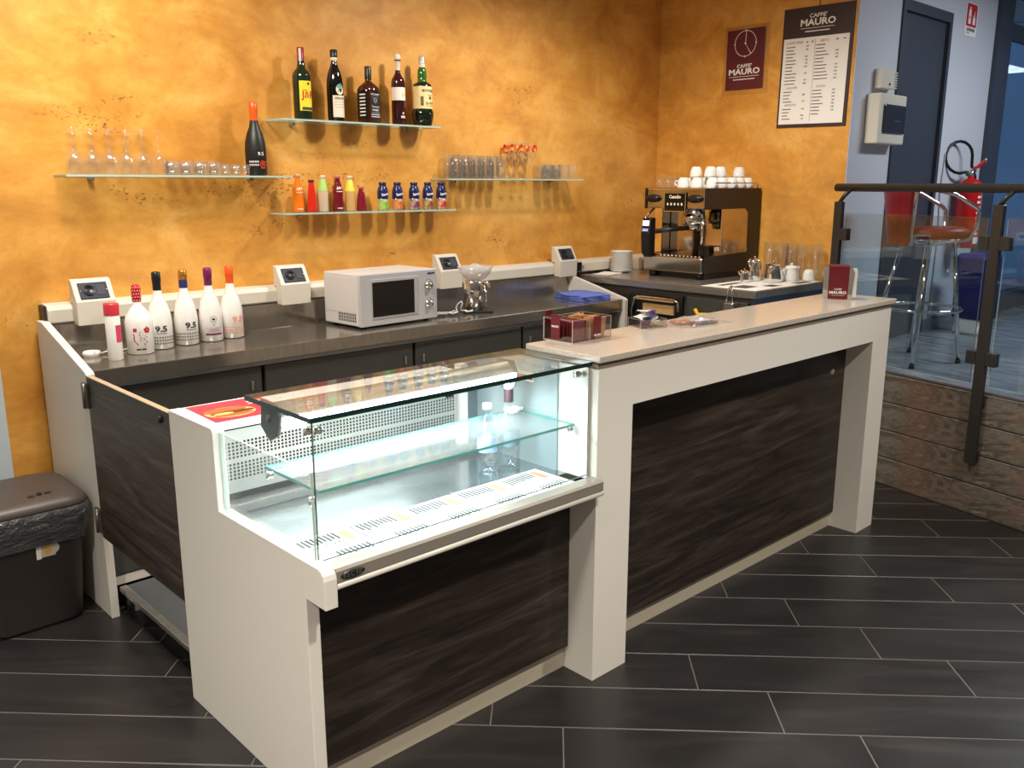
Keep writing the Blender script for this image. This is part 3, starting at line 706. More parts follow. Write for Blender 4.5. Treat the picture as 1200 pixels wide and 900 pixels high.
# ------------------------------------------------------------------ glass wall shelves
def shelf(x0, x1, zt, lab):
    t = thing('glass_shelf', lab, 'shelf', ((x0+x1)/2, YW-.075, zt-.008), 0, 'glass shelves on the orange wall')
    L = (x1-x0)/2
    slab_glass(t, 'shelf_plate', -L, L, -.078, .0735, 0, .008, 'z', EDGEP)
    for x in (-L*.72, L*.72): MB().box(x-.010, x+.010, .045, .0745, -.014, 0, bev=.002).obj('bracket', STEEL, t)
Z1, Z2, Z3, Z4 = 1.635, 1.885, 1.470, 1.627
shelf(1.136, 2.095, Z1, 'glass wall shelf carrying upturned stem glasses and the black bottle')
shelf(2.062, 2.960, Z2, 'highest glass wall shelf carrying five liquor bottles')
shelf(2.055, 3.055, Z3, 'lowest glass wall shelf carrying small soft drink bottles')
shelf(3.005, 4.045, Z4, 'glass wall shelf carrying tall glasses and fruit decorated stem glasses')

SY = 3.752
# liquor bottles
DG = mat('dark_green_glass', (22, 40, 20), .08, coat=.3); BLK = mat('near_black_glass', (10, 12, 10), .07, coat=.3)
t = thing('whisky_bottle', 'dark green whisky bottle with yellow label and red cap', 'bottle', (2.212, SY, Z2))
pr = [(0, .003), (.037, 0), (.041, .008), (.042, .19), (.038, .208), (.021, .226), (.017, .245), (.0150, .255), (.0145, .30), (0, .30)]
MB().lathe(pr).obj('body', DG, t)
MB().lathe([(.0158, .262), (.0158, .316), (.012, .318), (0, .318)], seg=20).obj('cap', mat('cap_red', (150, 28, 44), .35), t)
lb = MB().patch(.0426, .040, .170, R(-138), R(-48)).obj('label', mat('label_yellow', (246, 214, 40), .5), t)
P = Print(cyl_fn(.0430, R(-80))); P.text('J&B', -.002, .108, .044, 0, .025, sx=.95).rect(-.033, .026, .043, .056, 1).disc(0, .158, .006, mi=2).rect(-.028, -.006, .128, .130, 2)
P.obj('label_print', [mat('jb_red', (190, 36, 36), .5), INK, DG], lb)
MB().patch(.0162, .255, .312, R(-150), R(-110), 6).obj('tax_strip', mat('strip_grey', (200, 206, 206), .5), t)
t = thing('amaro_bottle', 'black amaro bottle with white label and eagle roundel', 'bottle', (2.387, SY, Z2))
pr = [(0, .003), (.034, 0), (.038, .006), (.039, .16), (.037, .19), (.030, .222), (.019, .25), (.0145, .265), (.0145, .315), (0, .315)]
MB().lathe(pr).obj('body', BLK, t)
MB().lathe([(.0175, .29), (.0175, .322), (.014, .324), (0, .324)], seg=20).obj('cap', BLACK, t)
MB().lathe([(.0150, .274), (.0168, .276), (.0168, .288), (.015, .289)], seg=20).obj('neck_band', mat('band_cream', (226, 210, 186), .5), t)
lb = MB().patch(.0396, .020, .118, R(-140), R(-40)).obj('label', mat('label_cream', (232, 220, 200), .5), t)
P = Print(cyl_fn(.0400, R(-88))); P.text('FERNET', 0, .104, .0155, 0, .02).rect(-.028, .028, .088, .090, 1).rect(-.03, .03, .076, .078, 1).rect(-.025, .025, .064, .066, 1)
P.disc(0, .145, .020, .024, 2).disc(0, .157, .017, .010, 3).poly([(-.012, .132), (-.004, .150), (.004, .139), (.013, .153), (.006, .131)], 0).obj('label_print', [INK, mat('tan_ink', (190, 160, 140), .6), mat('roundel_cream', (238, 226, 190), .5), mat('roundel_teal', (90, 160, 160), .5)], lb)
t = thing('bourbon_bottle', 'square amber whiskey bottle with black label and black cap', 'bottle', (2.575, SY, Z2), R(14))
MB().box(-.043, .043, -.040, .040, 0, .165, bev=.009, seg=3).lathe([(.052, .150), (.049, .168), (.030, .186), (.016, .196), (.0145, .205), (.0145, .22), (0, .22)]).obj('body', mat('amber_dark_glass', (62, 24, 12), .08, coat=.3), t)
MB().lathe([(.0165, .206), (.0165, .262), (.014, .266), (0, .266)], seg=20).obj('cap', BLACK, t)
lb = MB().box(-.036, .036, -.0412, -.0402, .020, .150).obj('label', BLACK, t)
P = Print(plane_fn((0, -.0418, 0), (1, 0, 0), (0, 0, 1)))
P.text("JACK DANIEL'S", 0, .135, .0088, 0, .02).ring(0, .108, .010, .0115).text('No.7', 0, .108, .008, 0).ring(0, .108, .022, .0225, a0=R(20), a1=R(160)).text('Tennessee', 0, .078, .013, 0).text('WHISKEY', 0, .062, .011, 0, .02).rect(-.028, .028, .050, .051).rect(-.03, .03, .040, .043).rect(-.03, .03, .030, .033)
P.obj('label_print', WHITEP, lb)
l2 = MB().box(-.0442, -.0432, -.03, .03, .02, .15).obj('side_label', BLACK, t)
P = Print(plane_fn((-.0448, 0, 0), (0, -1, 0), (0, 0, 1)))
for k in range(7): P.rect(-.018, .018, .035+.016*k, .041+.016*k)
P.obj('side_label_print', WHITEP, l2)
t = thing('grappa_bottle', 'slim dark red liqueur bottle with white label and white capped neck', 'bottle', (2.752, SY, Z2))
pr = [(0, .003), (.031, 0), (.034, .006), (.034, .205), (.030, .220), (.018, .240), (.0125, .255), (.0120, .325), (0, .325)]
MB().lathe(pr).obj('body', mat('plum_glass', (52, 16, 20), .08, coat=.3), t)
MB().lathe([(.0135, .262), (.0135, .305), (.0155, .308), (.0155, .328), (.010, .338), (0, .340)], seg=20).obj('neck_sleeve', mat('sleeve_cream', (232, 214, 196), .45), t)
MB().patch(.0160, .306, .311, 0, 2*math.pi, 20).obj('cap_band', BLACK, t)
lb = MB().patch(.0346, .118, .180, R(-200), R(-10)).obj('label', mat('label_white', (238, 230, 216), .5), t)
P = Print(cyl_fn(.0350, R(-75))); P.text('ju', 0, .150, .034, 0, .0).obj('label_print', mat('gold_ink', (196, 170, 130), .5), lb)
Print(cyl_fn(.0346, R(-85))).disc(0, .057, .006, mi=0).rect(-.013, .013, .034, .045, 0).obj('crest', mat('crest_cream', (216, 196, 186), .5), t)
t = thing('herbal_liqueur_bottle', 'bulbous green herbal liqueur bottle with wide cream label', 'bottle', (2.903, SY, Z2))
pr = [(0, .003), (.040, 0), (.047, .012), (.055, .05), (.055, .072), (.049, .082), (.048, .195), (.045, .206), (.026, .216), (.021, .222), (.0225, .245), (.021, .275), (.014, .290), (.0145, .32), (0, .32)]
body = MB().lathe(pr).obj('body', [mat('montenegro_dark', (16, 26, 14), .08, coat=.3)], t)
MB().lathe([(.0262, .2165), (.0222, .223), (.0235, .245), (.022, .275), (.0155, .288)]).obj('neck_glass', mat('green_glass', (44, 96, 22), .08, coat=.3), t)
MB().lathe([(.0165, .288), (.0165, .308)], seg=20).obj('neck_band', MATS['label_cream'], t)
MB().lathe([(.0170, .305), (.0170, .316), (.016, .318), (.016, .334), (.010, .345), (0, .345)], seg=20).obj('cap', mat('cap_pale', (200, 196, 180), .3, .4), t)
lb = MB().patch(.0496, .086, .194, 0, 2*math.pi, 32).obj('label', mat('label_straw', (236, 214, 150), .5), t)
P = Print(cyl_fn(.0500, R(-75))); P.text('MONTENEGRO', 0, .172, .017, 0, .03, sx=.8).text('amaro', -.004, .152, .012, 0).text('Bologna', .004, .114, .020, 0, .01, rot=.12).rect(-.03, .03, .098, .100, 1).rect(-.055, -.040, .1, .145, 1).disc(-.002, .138, .010, .008, 1).obj('label_print', [INK, mat('brown_ink', (120, 84, 50), .6)], lb)
# black sparkling bottle
t = thing('prosecco_bottle', 'matt black sparkling wine bottle with orange foil neck on the wall shelf', 'bottle', (1.962, SY, Z1))
pr = wine_profile(.046, .318, .0155); h = .318
MB().lathe(pr).obj('body', mat('matt_black', (22, 22, 24), .45), t)
MB().lathe([(.0170, h*.745), (.0170, h*.86), (.0185, h*.875), (.0185, h*.985), (.012, h), (0, h)]).obj('foil_cap', CAPB['orange'], t)
MB().lathe([(.0172, h*.715), (.0172, h*.745)]).obj('foil_ring', mat('ring_grey', (120, 120, 124), .4), t)
P = Print(cyl_fn(prof_r(pr), R(-84)))
Print(cyl_fn(prof_r(pr), R(-84))).text('9.5', -.004, .094, .020, 0, .01, sx=1.2).obj('brand_print', WHITEP, t)
P.ring(.004, .050, .013, .0155, 1).text('3E', .004, .050, .020, 1, .02).rect(-.008, .02, .032, .034, 1)
for r_ in range(2):
    for q in range(5): P.rect(-.058+q*.009, -.053+q*.009, .043+r_*.014, .050+r_*.014, 0); P.rect(.0215+q*.009, .026+q*.009, .043+r_*.014, .048+r_*.014, 1)
P.obj('print', [WHITEP, mat('red_orange_ink', (232, 76, 40), .5)], t)

# soft drinks on the lowest shelf
def soda(x, lab, pr, col, capc, capz, ink=None, band=None, rough=.1, top=None):
    t = thing('soft_drink_bottle', lab, 'bottle', (x, SY, Z3), 0, 'soft drink bottles on the lowest shelf')
    H_ = pr[-1][1]
    MB().lathe(pr, seg=20).obj('body', mat('soda_%d_%d_%d' % col, col, rough, coat=.3), t)
    c = MB().lathe([(.0125, capz), (.0140, capz+.002), (.0135, H_+.001), (.012, H_+.003), (0, H_+.003)], seg=16).obj('crown_cap', mat('cap_%d_%d_%d' % capc, capc, .35, .3), t)
    if top:
        z0, z1, c2 = top
        sub = [(r+.0006, z) for r, z in pr if z0 <= z <= z1]
        MB().lathe(sub, seg=20).obj('neck_label', mat('nl_%d_%d_%d' % c2, c2, .5), t)
    if ink:
        P = Print(cyl_fn(prof_r(pr), R(-100)))
        z_ = band
        P.poly([(-.015, z_-.006), (-.011, z_+.009), (-.006, z_+.002), (.000, z_+.012), (.004, z_+.003), (.015, z_+.011), (.012, z_+.001), (.003, z_-.004), (-.006, z_-.003)], 0).rect(-.016, .016, z_-.016, z_-.012, 0).rect(-.014, .014, .014, .018, 0)
        P.obj('print', mat('ink_%d_%d_%d' % ink[1], ink[1], .5), t)
def contour(r, h): return [(0, .002), (r*.9, 0), (r, .006), (r*1.0, h*.22), (r*.88, h*.40), (r*.98, h*.56), (r*.84, h*.68), (r*.56, h*.80), (.0118, h*.88), (.0118, h)]
def slope(r, h): return [(0, .002), (r*.95, 0), (r, .006), (r*.9, h*.3), (r*.7, h*.65), (.0135, h*.86), (.0125, h*.9), (.0125, h)]
def straight(r, h): return [(0, .002), (r*.92, 0), (r, .006), (r, h*.58), (r*.98, h*.60), (r*.72, h*.78), (.0130, h*.90), (.0120, h*.92), (.0120, h)]
soda(2.163, 'small orange soda bottle with white script', contour(.0265, .170), (236, 122, 22), (200, 160, 130), .158, ('Fizz', (250, 226, 200)), .105)
soda(2.235, 'small bright red aperitif bottle with dark cap', slope(.0250, .146), (206, 44, 28), (70, 50, 60), .136)
soda(2.297, 'small cloudy white soda bottle with green neck label', straight(.0240, .166), (206, 186, 158), (220, 220, 190), .156, top=(.097, .150, (168, 214, 110)))
soda(2.379, 'small dark red soda bottle with white script', contour(.0265, .168), (112, 18, 34), (214, 130, 110), .156, ('Fizz', (250, 220, 215)), .108)
soda(2.447, 'small clear lemon soda bottle with yellow neck label', straight(.0240, .164), (214, 170, 104), (222, 214, 190), .154, top=(.095, .148, (246, 222, 80)))
soda(2.512, 'short cone shaped crimson aperitif bottle with copper cap', slope(.0265, .118), (128, 22, 44), (206, 130, 90), .108)
JN = mat('juice_navy', (26, 36, 92), .25)
def juice(x, lab, c1, c2):
    t = thing('juice_bottle', lab, 'bottle', (x, SY, Z3), 0, 'juice bottles on the lowest shelf')
    pr = [(0, .002), (.023, 0), (.0265, .006), (.0275, .030), (.0265, .058), (.0275, .072), (.0270, .092), (.022, .112), (.0165, .119), (.0165, .126)]
    MB().lathe(pr[:5]+[(.0272, .068)], seg=20).obj('body', make_speck('juice_'+c1[1], c1[0], c2, 55, .3), t)
    MB().lathe([(.0272, .056), (.0279, .072), (.0274, .092), (.0222, .112), (.0170, .119), (.0170, .126)], seg=20).obj('shoulder_sleeve', JN, t)
    MB().lathe([(.0185, .124), (.0190, .136), (.017, .138), (0, .138)], seg=18).obj('cap', mat('cap_navy', (20, 24, 60), .35), t)
    P = Print(cyl_fn(.0284, R(-96))); P.text('Santal', 0, .079, .018, 0, .03, rot=.15).poly([(-.026, .060), (.0, .052), (.028, .066), (.028, .060), (.0, .046), (-.026, .052)], 0)
    P.disc(.006, .026, .013, .015, 1).disc(-.010, .018, .009, .010, 2)
    P.obj('print', [WHITEP, mat('fruit_'+c1[1], c2, .5), mat('fruit2_'+c1[1], tuple(min(255, q+30) for q in c2), .5)], t)
juice(2.640, 'small juice bottle with navy sleeve and green apple print', ((206, 214, 140), 'apple'), (128, 178, 60))
juice(2.730, 'small juice bottle with navy sleeve and all-over peach print', ((226, 170, 110), 'peach'), (200, 106, 50))
juice(2.835, 'small juice bottle with navy sleeve and berry purple print', ((214, 196, 160), 'berry'), (108, 40, 84))
juice(2.924, 'small juice bottle with navy sleeve and brown fruit print', ((222, 200, 150), 'pear'), (128, 72, 40))
juice(3.014, 'small juice bottle with navy sleeve and red fruit print', ((230, 210, 160), 'cherry'), (176, 40, 44))

# glasses
def glass_thing(name, lab, prof, group, seg=20):
    return tag(MB().lathe(prof, seg=seg).obj(name, CUPGLASS), lab, 'glass', group)
def scatter(o, spots, z, back=None, ysplit=3.75):
    for i, (x, y) in enumerate(spots):
        q = o if i == 0 else o.copy()
        if i: COL.objects.link(q)
        q.location = (x, y, z)
        if back and y > ysplit: q['label'] = back; q['group'] = o['group']+', wall row' 
gob = [(.028, .0), (.0315, .03), (.0315, .055), (.025, .075), (.008, .088), (.0042, .096), (.0040, .150), (.008, .166), (.030, .171), (.030, .174), (0, .175)]
g = glass_thing('stem_glass', 'upturned stem glass on the wall shelf left of the tumblers', gob, 'upturned stem glasses on the wall shelf')
scatter(g, [(1.180+.0665*i, 3.712) for i in range(6)]+[(1.212+.0665*i, 3.788) for i in range(5)], Z1, 'upturned stem glass in the row against the orange wall')
tum = [(0, .006), (.023, .004), (.024, 0), (.0255, .0), (.030, .058), (.0288, .058), (.0245, .008), (0, .008)]
g = glass_thing('tumbler', 'short tumbler between the stem glasses and the shot glasses', tum, 'short tumblers on the wall shelf')
scatter(g, [(1.562+.0615*i, 3.712) for i in range(4)]+[(1.585+.0615*i, 3.785) for i in range(4)], Z1, 'short tumbler in the row against the orange wall')
sht = [(0, .008), (.0165, .006), (.017, 0), (.018, 0), (.0215, .047), (.0205, .047), (.0170, .010), (0, .010)]
g = glass_thing('shot_glass', 'tiny shot glass beside the black bottle on the wall shelf', sht, 'shot glasses on the wall shelf')
scatter(g, [(1.796+.0455*i, 3.712) for i in range(3)]+[(1.822+.0455*i, 3.772) for i in range(2)], Z1, 'tiny shot glass against the wall beside the black bottle')
hib = [(0, .008), (.024, .006), (.025, 0), (.0265, 0), (.0300, .122), (.0288, .122), (.0245, .012), (0, .012)]
g = glass_thing('highball_glass', 'tall highball glass on the shelf beside fruit decorated glasses', hib, 'highball glasses on the wall shelf')
scatter(g, [(3.075+.067*i, 3.715) for i in range(6)]+[(3.095+.067*i, 3.788) for i in range(6)], Z4, 'tall highball glass in the row against the orange wall')
low = [(0, .008), (.028, .006), (.029, 0), (.0305, 0), (.0340, .082), (.0328, .082), (.0285, .012), (0, .012)]
g = glass_thing('rocks_glass', 'low rocks glass at the plain end of the shelf near the coffee machine', low, 'rocks glasses on the wall shelf')
scatter(g, [(3.765+.074*i, 3.715) for i in range(4)]+[(3.79+.074*i, 3.79) for i in range(3)], Z4, 'low rocks glass in the row against the orange wall')
FR = [mat('fruit_orange', (240, 140, 30), .5), mat('fruit_red', (206, 44, 34), .5), mat('fruit_peach', (244, 180, 120), .5), mat('fruit_yellow', (244, 186, 50), .5)]
cpr = [(.030, 0), (.030, .002), (.006, .006), (.0038, .014), (.0036, .085), (.008, .097), (.022, .120), (.031, .150), (.033, .200)]
t0 = thing('cocktail_glass', 'stem glass with painted fruit band on the wall shelf', 'glass', (3.50, 3.715, Z4), 0, 'fruit decorated stem glasses')
MB().lathe(cpr, seg=20).obj('bowl_and_stem', CUPGLASS, t0)
P = Print(cyl_fn(prof_r(cpr), 0)); random.seed(3)
for k in range(11):
    a = -math.pi+2*math.pi*k/11
    P.disc(a*.0315, .170+.009*math.sin(k*2.2), .0115, .011, k % 4, 12)
    P.disc(a*.0315+.006, .160+.005*math.cos(k*1.7), .006, .007, (k+2) % 4, 10)
P.obj('fruit_print', FR, t0)
for i, (x, y) in enumerate([(3.572, 3.715), (3.644, 3.715), (3.535, 3.79), (3.607, 3.79), (3.68, 3.79)]): dup(t0, (x, y, Z4), R(40*i))

# ------------------------------------------------------------------ coffee counter and espresso machine
ZC = 1.05
T = thing('coffee_counter', 'steel-topped coffee counter along the side wall under the espresso machine', 'counter', (4.5, 3.1, 0)); O = T.location
MB(O).box(4.09, 4.94, 2.495, 3.748, 1.010, ZC, bev=.003).obj('worktop', STEEL, T)
MB(O).box(4.115, 4.94, 2.52, 3.74, .10, 1.010).obj('carcass', GREYDOOR, T)
MB(O).box(4.10, 4.94, 2.499, 2.519, .965, 1.010).obj('end_rail', mat('blue_steel', (74, 90, 116), .3, .5), T)
MB(O).box(4.10, 4.94, 2.505, 2.519, 0, .965).obj('end_panel', WHITE, T)
MB(O).box(4.098, 4.115, 3.34, 3.62, .20, .965, bev=.003).obj('door', mat('near_black_door', (46, 45, 44), .35, .2), T)
dr = MB(O).box(4.085, 4.115, 2.955, 3.31, .80, .985, bev=.004).obj('knock_drawer', mat('knock_black', (34, 33, 32), .35), T)
WD = make_speck('pale_wood', (196, 156, 104), (216, 180, 130), 14, .5, 0, (1, 1, 8))
MB(O).box(4.070, 4.087, 3.00, 3.22, .872, .925, bev=.003).obj('wood_bar', WD, dr)
MB(O).tube([(4.078, 3.30, .80), (4.060, 3.295, .88), (4.060, 3.27, .955), (4.060, 3.22, .962), (4.060, 2.99, .962), (4.060, 2.965, .95), (4.062, 2.96, .90)], .008, 8).obj('handle', CHROME, dr)
MB(O).box(4.055, 4.068, 2.99, 3.26, .945, .966, bev=.003).obj('wood_grip', WD, dr)
MB(O).box(4.096, 4.115, 2.54, 2.93, .20, .985, bev=.003).obj('door', GREYDOOR, T)
# utensils hooked on the counter front
t = thing('tongs', 'steel tongs standing against the coffee counter front', 'tongs', (4.045, 2.62, .955))
MB().tube([(0, -.02, .03), (.0, -.010, .10), (.02, .004, .118)], .004, 6).tube([(0, .02, .03), (.0, .012, .10), (.02, .004, .118)], .004, 6).obj('arms', CHROME, t)
MB().box(-.012, .045, -.03, .03, -.05, .03, bev=.006).obj('holder', STEEL, t)
tag(MB().tube([(4.06, 2.70, .895), (4.05, 2.76, .905), (4.05, 2.82, .90), (4.06, 2.845, .925)], .011, 8).obj('yellow_brush', mat('yellow_plastic', (232, 186, 44), .4)), 'yellow plastic handled brush by the knock drawer', 'brush')
T = thing('rinse_tap', 'chrome rinse tap set at the end of the coffee counter', 'tap', (3.985, 2.45, .93))
mt = MB()
for k in range(3): mt.tube([(.02, -.02-.05*k, 0), (.02, -.02-.05*k, .05), (.0, -.035-.05*k, .062), (-.02, -.05-.05*k, .05)], .008, 8)
mt.tube([(.02, .03, .01), (.02, -.16, .01)], .010, 8); mt.obj('spouts', CHROME, T)
MB().tube([(.02, -.07, .0), (.055, -.0, -.06), (.075, .03, -.2)], .009, 8).obj('feed_pipe', CHROME, T)

T = thing('espresso_machine', 'black and steel single group espresso machine with cups on top', 'espresso machine', (4.64, 3.225, ZC)); O = T.location
MBLK = mat('machine_black', (40, 35, 34), .34, .2); MST = mat('machine_steel', (200, 190, 178), .10, 1)
x0, x1, y0, y1 = 4.355, 4.925, 3.005, 3.45
def cprof(): return [(x0+.04, 1.088), (x1, 1.088), (x1, 1.575), (x0-.005, 1.575), (x0-.005, 1.455), (x1-.16, 1.455), (x1-.13, 1.43), (x1-.125, 1.22), (x1-.14, 1.195), (x0+.02, 1.185), (x0+.0, 1.175), (x0+.0, 1.088)]
for y in (y0, y1-.014): MB(O).prism(cprof(), 'y', y, y+.014, bev=.002).obj('side_panel', MBLK, T)
MB(O).box(4.60, x1-.02, y0+.016, y1-.016, 1.10, 1.46).obj('boiler_housing', MST, T)
for y in (y0+.003, y1-.011): MB(O).box(4.52, x1-.12, y, y+.008, 1.184, 1.457, bev=.002).obj('steel_side_plate', MST, T)
hd = MB(O).box(x0, x1-.002, y0+.014, y1-.014, 1.458, 1.573, bev=.006).obj('control_head', MST, T)
dp = MB(O).box(x0-.010, x0+.004, 3.145, 3.300, 1.438, 1.552, bev=.004).obj('display_panel', BLACKG, hd)
P = Print(plane_fn(Vector((x0-.0115, 3.2225, 1.495))-O, (0, -1, 0), (0, 0, 1)))
P.text('Casadio', 0, .030, .026, 0, .03)
for k in range(5): P.disc(-.05+.025*k, -.012, .006, .008, mi=0, n=10)
P.ring(0, 0, .0, .0001).obj('display_print', WHITEP, dp)
fr = MB(O)
fr.box(x0-.012, x0-.009, 3.145, 3.149, 1.44, 1.55).box(x0-.012, x0-.009, 3.296, 3.300, 1.44, 1.55).box(x0-.012, x0-.009, 3.149, 3.296, 1.44, 1.444).box(x0-.012, x0-.009, 3.149, 3.296, 1.546, 1.55)
fr.obj('display_frame', CHROME, dp)
for y in (3.385, 3.085): MB(O).lathe([(0, 0), (.030, 0), (.030, .016), (.022, .024), (0, .026)], (0, 0, 0), 20, axis=(-1, 0, 0)).xform(Matrix.Translation((x0, y, 1.515)) @ Matrix.Diagonal((1, 1.6, .8, 1))).obj('steam_knob', BLACK, hd)
bs = MB(O).box(x0-.012, x1-.02, y0+.010, y1-.010, 1.086, 1.178, bev=.008).obj('drip_base', MST, T)
gr = MB(O)
for k in range(14): gr.box(x0+.005, 4.60, y0+.03+.028*k, y0+.045+.028*k, 1.178, 1.186)
gr.obj('drip_grate', CHROME, bs)
MB(O).lathe([(0, 0), (.068, 0), (.068, .03), (.058, .10), (0, .10)], (4.47, 3.17, 1.362), 28).obj('group_head', CHROME, T)
MB(O).lathe([(0, 0), (.036, 0), (.042, .02), (.042, .034), (0, .034)], (4.47, 3.17, 1.328), 24).obj('filter_basket', CHROME, T)
pf = MB(O).tube([(4.44, 3.18, 1.345), (4.36, 3.235, 1.338), (4.27, 3.30, 1.325)], .014, 10).obj('portafilter_handle', BLACK, T)
MB(O).tube([(4.42, 3.07, 1.43), (4.40, 3.06, 1.34), (4.39, 3.055, 1.25)], .008, 8).obj('hot_water_wand', CHROME, T)
MB(O).tube([(4.40, 3.41, 1.46), (4.35, 3.44, 1.40), (4.345, 3.445, 1.28), (4.36, 3.43, 1.22)], .007, 8).obj('steam_wand', CHROME, T)
du = MB(O).prism([(x0-.045, 1.19), (x0-.055, 1.30), (x0-.04, 1.40), (x0+.01, 1.40), (x0+.01, 1.17), (x0-.02, 1.165)], 'y', 3.37, 3.435, bev=.008).obj('timer_unit', BLACK, T)
Print(plane_fn(Vector((x0-.0490, 3.4025, 1.350))-O, (0, -1, 0), (.148, 0, .989))).rect(-.024, .024, .004, .034, 0).rect(-.020, -.008, -.030, -.014, 1).rect(-.004, .006, -.030, -.014, 1).rect(.010, .020, -.030, -.014, 1).obj('timer_screen', [mat('screen_white', (235, 238, 250), .3, emit=1.6), mat('screen_blue', (150, 170, 240), .3, emit=1.0)], du)
MB(O).box(4.43, 4.53, 3.06, 3.065, 1.187, 1.24).box(4.43, 4.435, 3.03, 3.10, 1.187, 1.24).box(4.42, 4.54, 3.03, 3.10, 1.236, 1.242).obj('cup_riser', BLACK, T)
for x in (4.40, 4.87):
    for y in (3.06, 3.40): MB(O).cyl((x, y, ZC), (x, y, 1.09), .028, .034).obj('foot', BLACK, T)
rl = MB(O).tube([(4.45, y0+.012, 1.575), (4.45, y0+.012, 1.605), (4.90, y0+.012, 1.605), (4.90, y0+.012, 1.575)], .004, 6).tube([(4.90, y0+.012, 1.605), (4.90, y1-.012, 1.605), (4.90, y1-.012, 1.575)], .004, 6)
rl.obj('cup_rail', CHROME, T)
MB(O).box(x0+.05, x1-.03, y0+.03, y1-.03, 1.050, 1.087).obj('under_tray', BLACK, T)

cupp = [(.020, .062), (.024, .060), (.033, .040), (.037, .012), (.038, 0), (.0365, 0), (.034, .012), (.030, .038), (.0, .054)]
def cup_part(label, cat, loc, rz, group):
    t = thing('coffee_cup', label, cat, loc, rz, group)
    MB().lathe([(0, .058), (.019, .058), (.020, .062), (.024, .060), (.033, .040), (.037, .012), (.038, 0), (.0355, 0), (.0345, .012), (.030, .038), (.018, .052), (0, .054)], seg=24).obj('bowl', WHITEG, t)
    MB().tube([(.036, 0, .014), (.050, 0, .018), (.054, 0, .032), (.046, 0, .042), (.032, 0, .042)], .004, 6).obj('handle', WHITEG, t)
    return t
c0 = cup_part('white coffee cup turned upside down on top of the espresso machine', 'cup', (4.48, 3.06, 1.575), R(40), 'cups on the espresso machine')
random.seed(5)
for (x, y, z) in [(4.58, 3.065, 1.575), (4.68, 3.06, 1.575), (4.772, 3.065, 1.575), (4.852, 3.062, 1.575), (4.47, 3.16, 1.575), (4.57, 3.16, 1.575), (4.67, 3.16, 1.575), (4.77, 3.16, 1.575), (4.46, 3.25, 1.575), (4.56, 3.26, 1.575), (4.66, 3.26, 1.575)]:
    dup(c0, (x, y, z), R(random.uniform(0, 110)))
c1 = dup(c0, (4.83, 3.11, 1.6375), R(60), 'white coffee cup balanced on other upturned cups'); c1['group'] = 'cups balanced on other cups'
for (x, y) in [(4.53, 3.11), (4.63, 3.11), (4.52, 3.205)]: 
    c = dup(c1, (x, y, 1.6375), R(random.uniform(0, 110)))
gp_ = [(0, .006), (.020, .004), (.021, 0), (.0225, 0), (.028, .062), (.0268, .062), (.0205, .009), (0, .009)]
g = glass_thing('espresso_glass', 'small clear espresso glass on top of the espresso machine', gp_, 'small glasses on the espresso machine')
scatter(g, [(4.42, 3.33), (4.49, 3.34), (4.43, 3.40), (4.56, 3.35)], 1.575)

# plates
pl = MB().lathe([(0, .003), (.040, .002), (.042, 0), (.046, 0), (.066, .012), (.072, .0155), (.071, .0175), (.064, .0145), (.045, .005), (0, .005)], seg=32)
p0 = tag(pl.obj('saucer', WHITEG, loc=(4.40, 3.660, ZC+.002)), 'white saucer in the stack between socket box and espresso machine', 'saucer', 'stack of white saucers')
for k in range(1, 12):
    q = p0.copy(); COL.objects.link(q); q.location = (4.40+random.uniform(-.002, .002), 3.660+random.uniform(-.002, .002), ZC+.002+.0105*k)
t = thing('paper_napkins', 'loose white paper napkins on the coffee counter by the saucers', 'napkins', (4.27, 3.655, ZC), R(12))
for k in range(3): MB().box(-.09+.02*k, .06+.02*k, -.06, .06, .0+.0012*k, .001+.0012*k).xform(Matrix.Rotation(R(10*k-8), 4, 'Z')).obj('napkin', PAPER, t)
t = thing('black_plug', 'black plug adapter in the last socket box with grey cord', 'plug', (4.045, 3.72, 1.075))
MB().box(-.012, .03, -.02, .025, 0, .055, bev=.006).obj('body', BLACK, t)
MB().tube([(.02, -.012, .01), (.03, -.03, .015), (.038, -.03, .035), (.05, -.01, .03), (.06, .02, -.012)], .004, 6).obj('cord', mat('grey_cord', (170, 168, 160), .5), t)
tag(MB().box(4.62, 4.66, 3.70, 3.748, ZC, ZC+.08, bev=.004).box(4.66, 4.80, 3.71, 3.748, ZC, ZC+.06, bev=.004).obj('cardboard_pack', mat('carton_beige', (206, 188, 164), .7)), 'small beige carton leaning on the raceway behind the espresso machine', 'carton')

# pots and glasses at the free end of the coffee counter
def jug(name, lab, loc, r, h_, m, rz, lid=True, cat='jug'):
    t = thing(name, lab, cat, loc, rz)
    MB().lathe([(0, 0), (r*.92, 0), (r, .004), (r*.98, h_*.3), (r*.82, h_*.75), (r*.78, h_*.92), (r*.86, h_), (r*.80, h_), (r*.7, h_*.9), (0, h_*.1)], seg=24).obj('body', m, t)
    MB().tube([(-r*.80, 0, h_*.88), (-r*1.35, 0, h_*.85), (-r*1.5, 0, h_*.6), (-r*1.3, 0, h_*.35), (-r*.95, 0, h_*.28)], max(.003, r*.11), 8).obj('handle', m, t)
    MB().tube([(r*.70, 0, h_*.62), (r*1.05, 0, h_*.8), (r*1.28, 0, h_*1.0)], r*.16, 8).obj('spout', m, t)
    if lid:
        l_ = MB().lathe([(r*.86, h_), (r*.7, h_+r*.16), (r*.2, h_+r*.26), (0, h_+r*.27)], seg=24).obj('lid', m, t)
        MB().lathe([(.0, 0), (r*.12, 0), (r*.2, r*.16), (r*.12, r*.3), (0, r*.32)], (0, 0, h_+r*.25), 12).obj('knob', m, l_)
    return t
jug('cream_jug', 'smallest steel cream jug beside the taller steel jug', (4.445, 2.79, ZC+.002), .030, .062, CHROME, R(150), True)
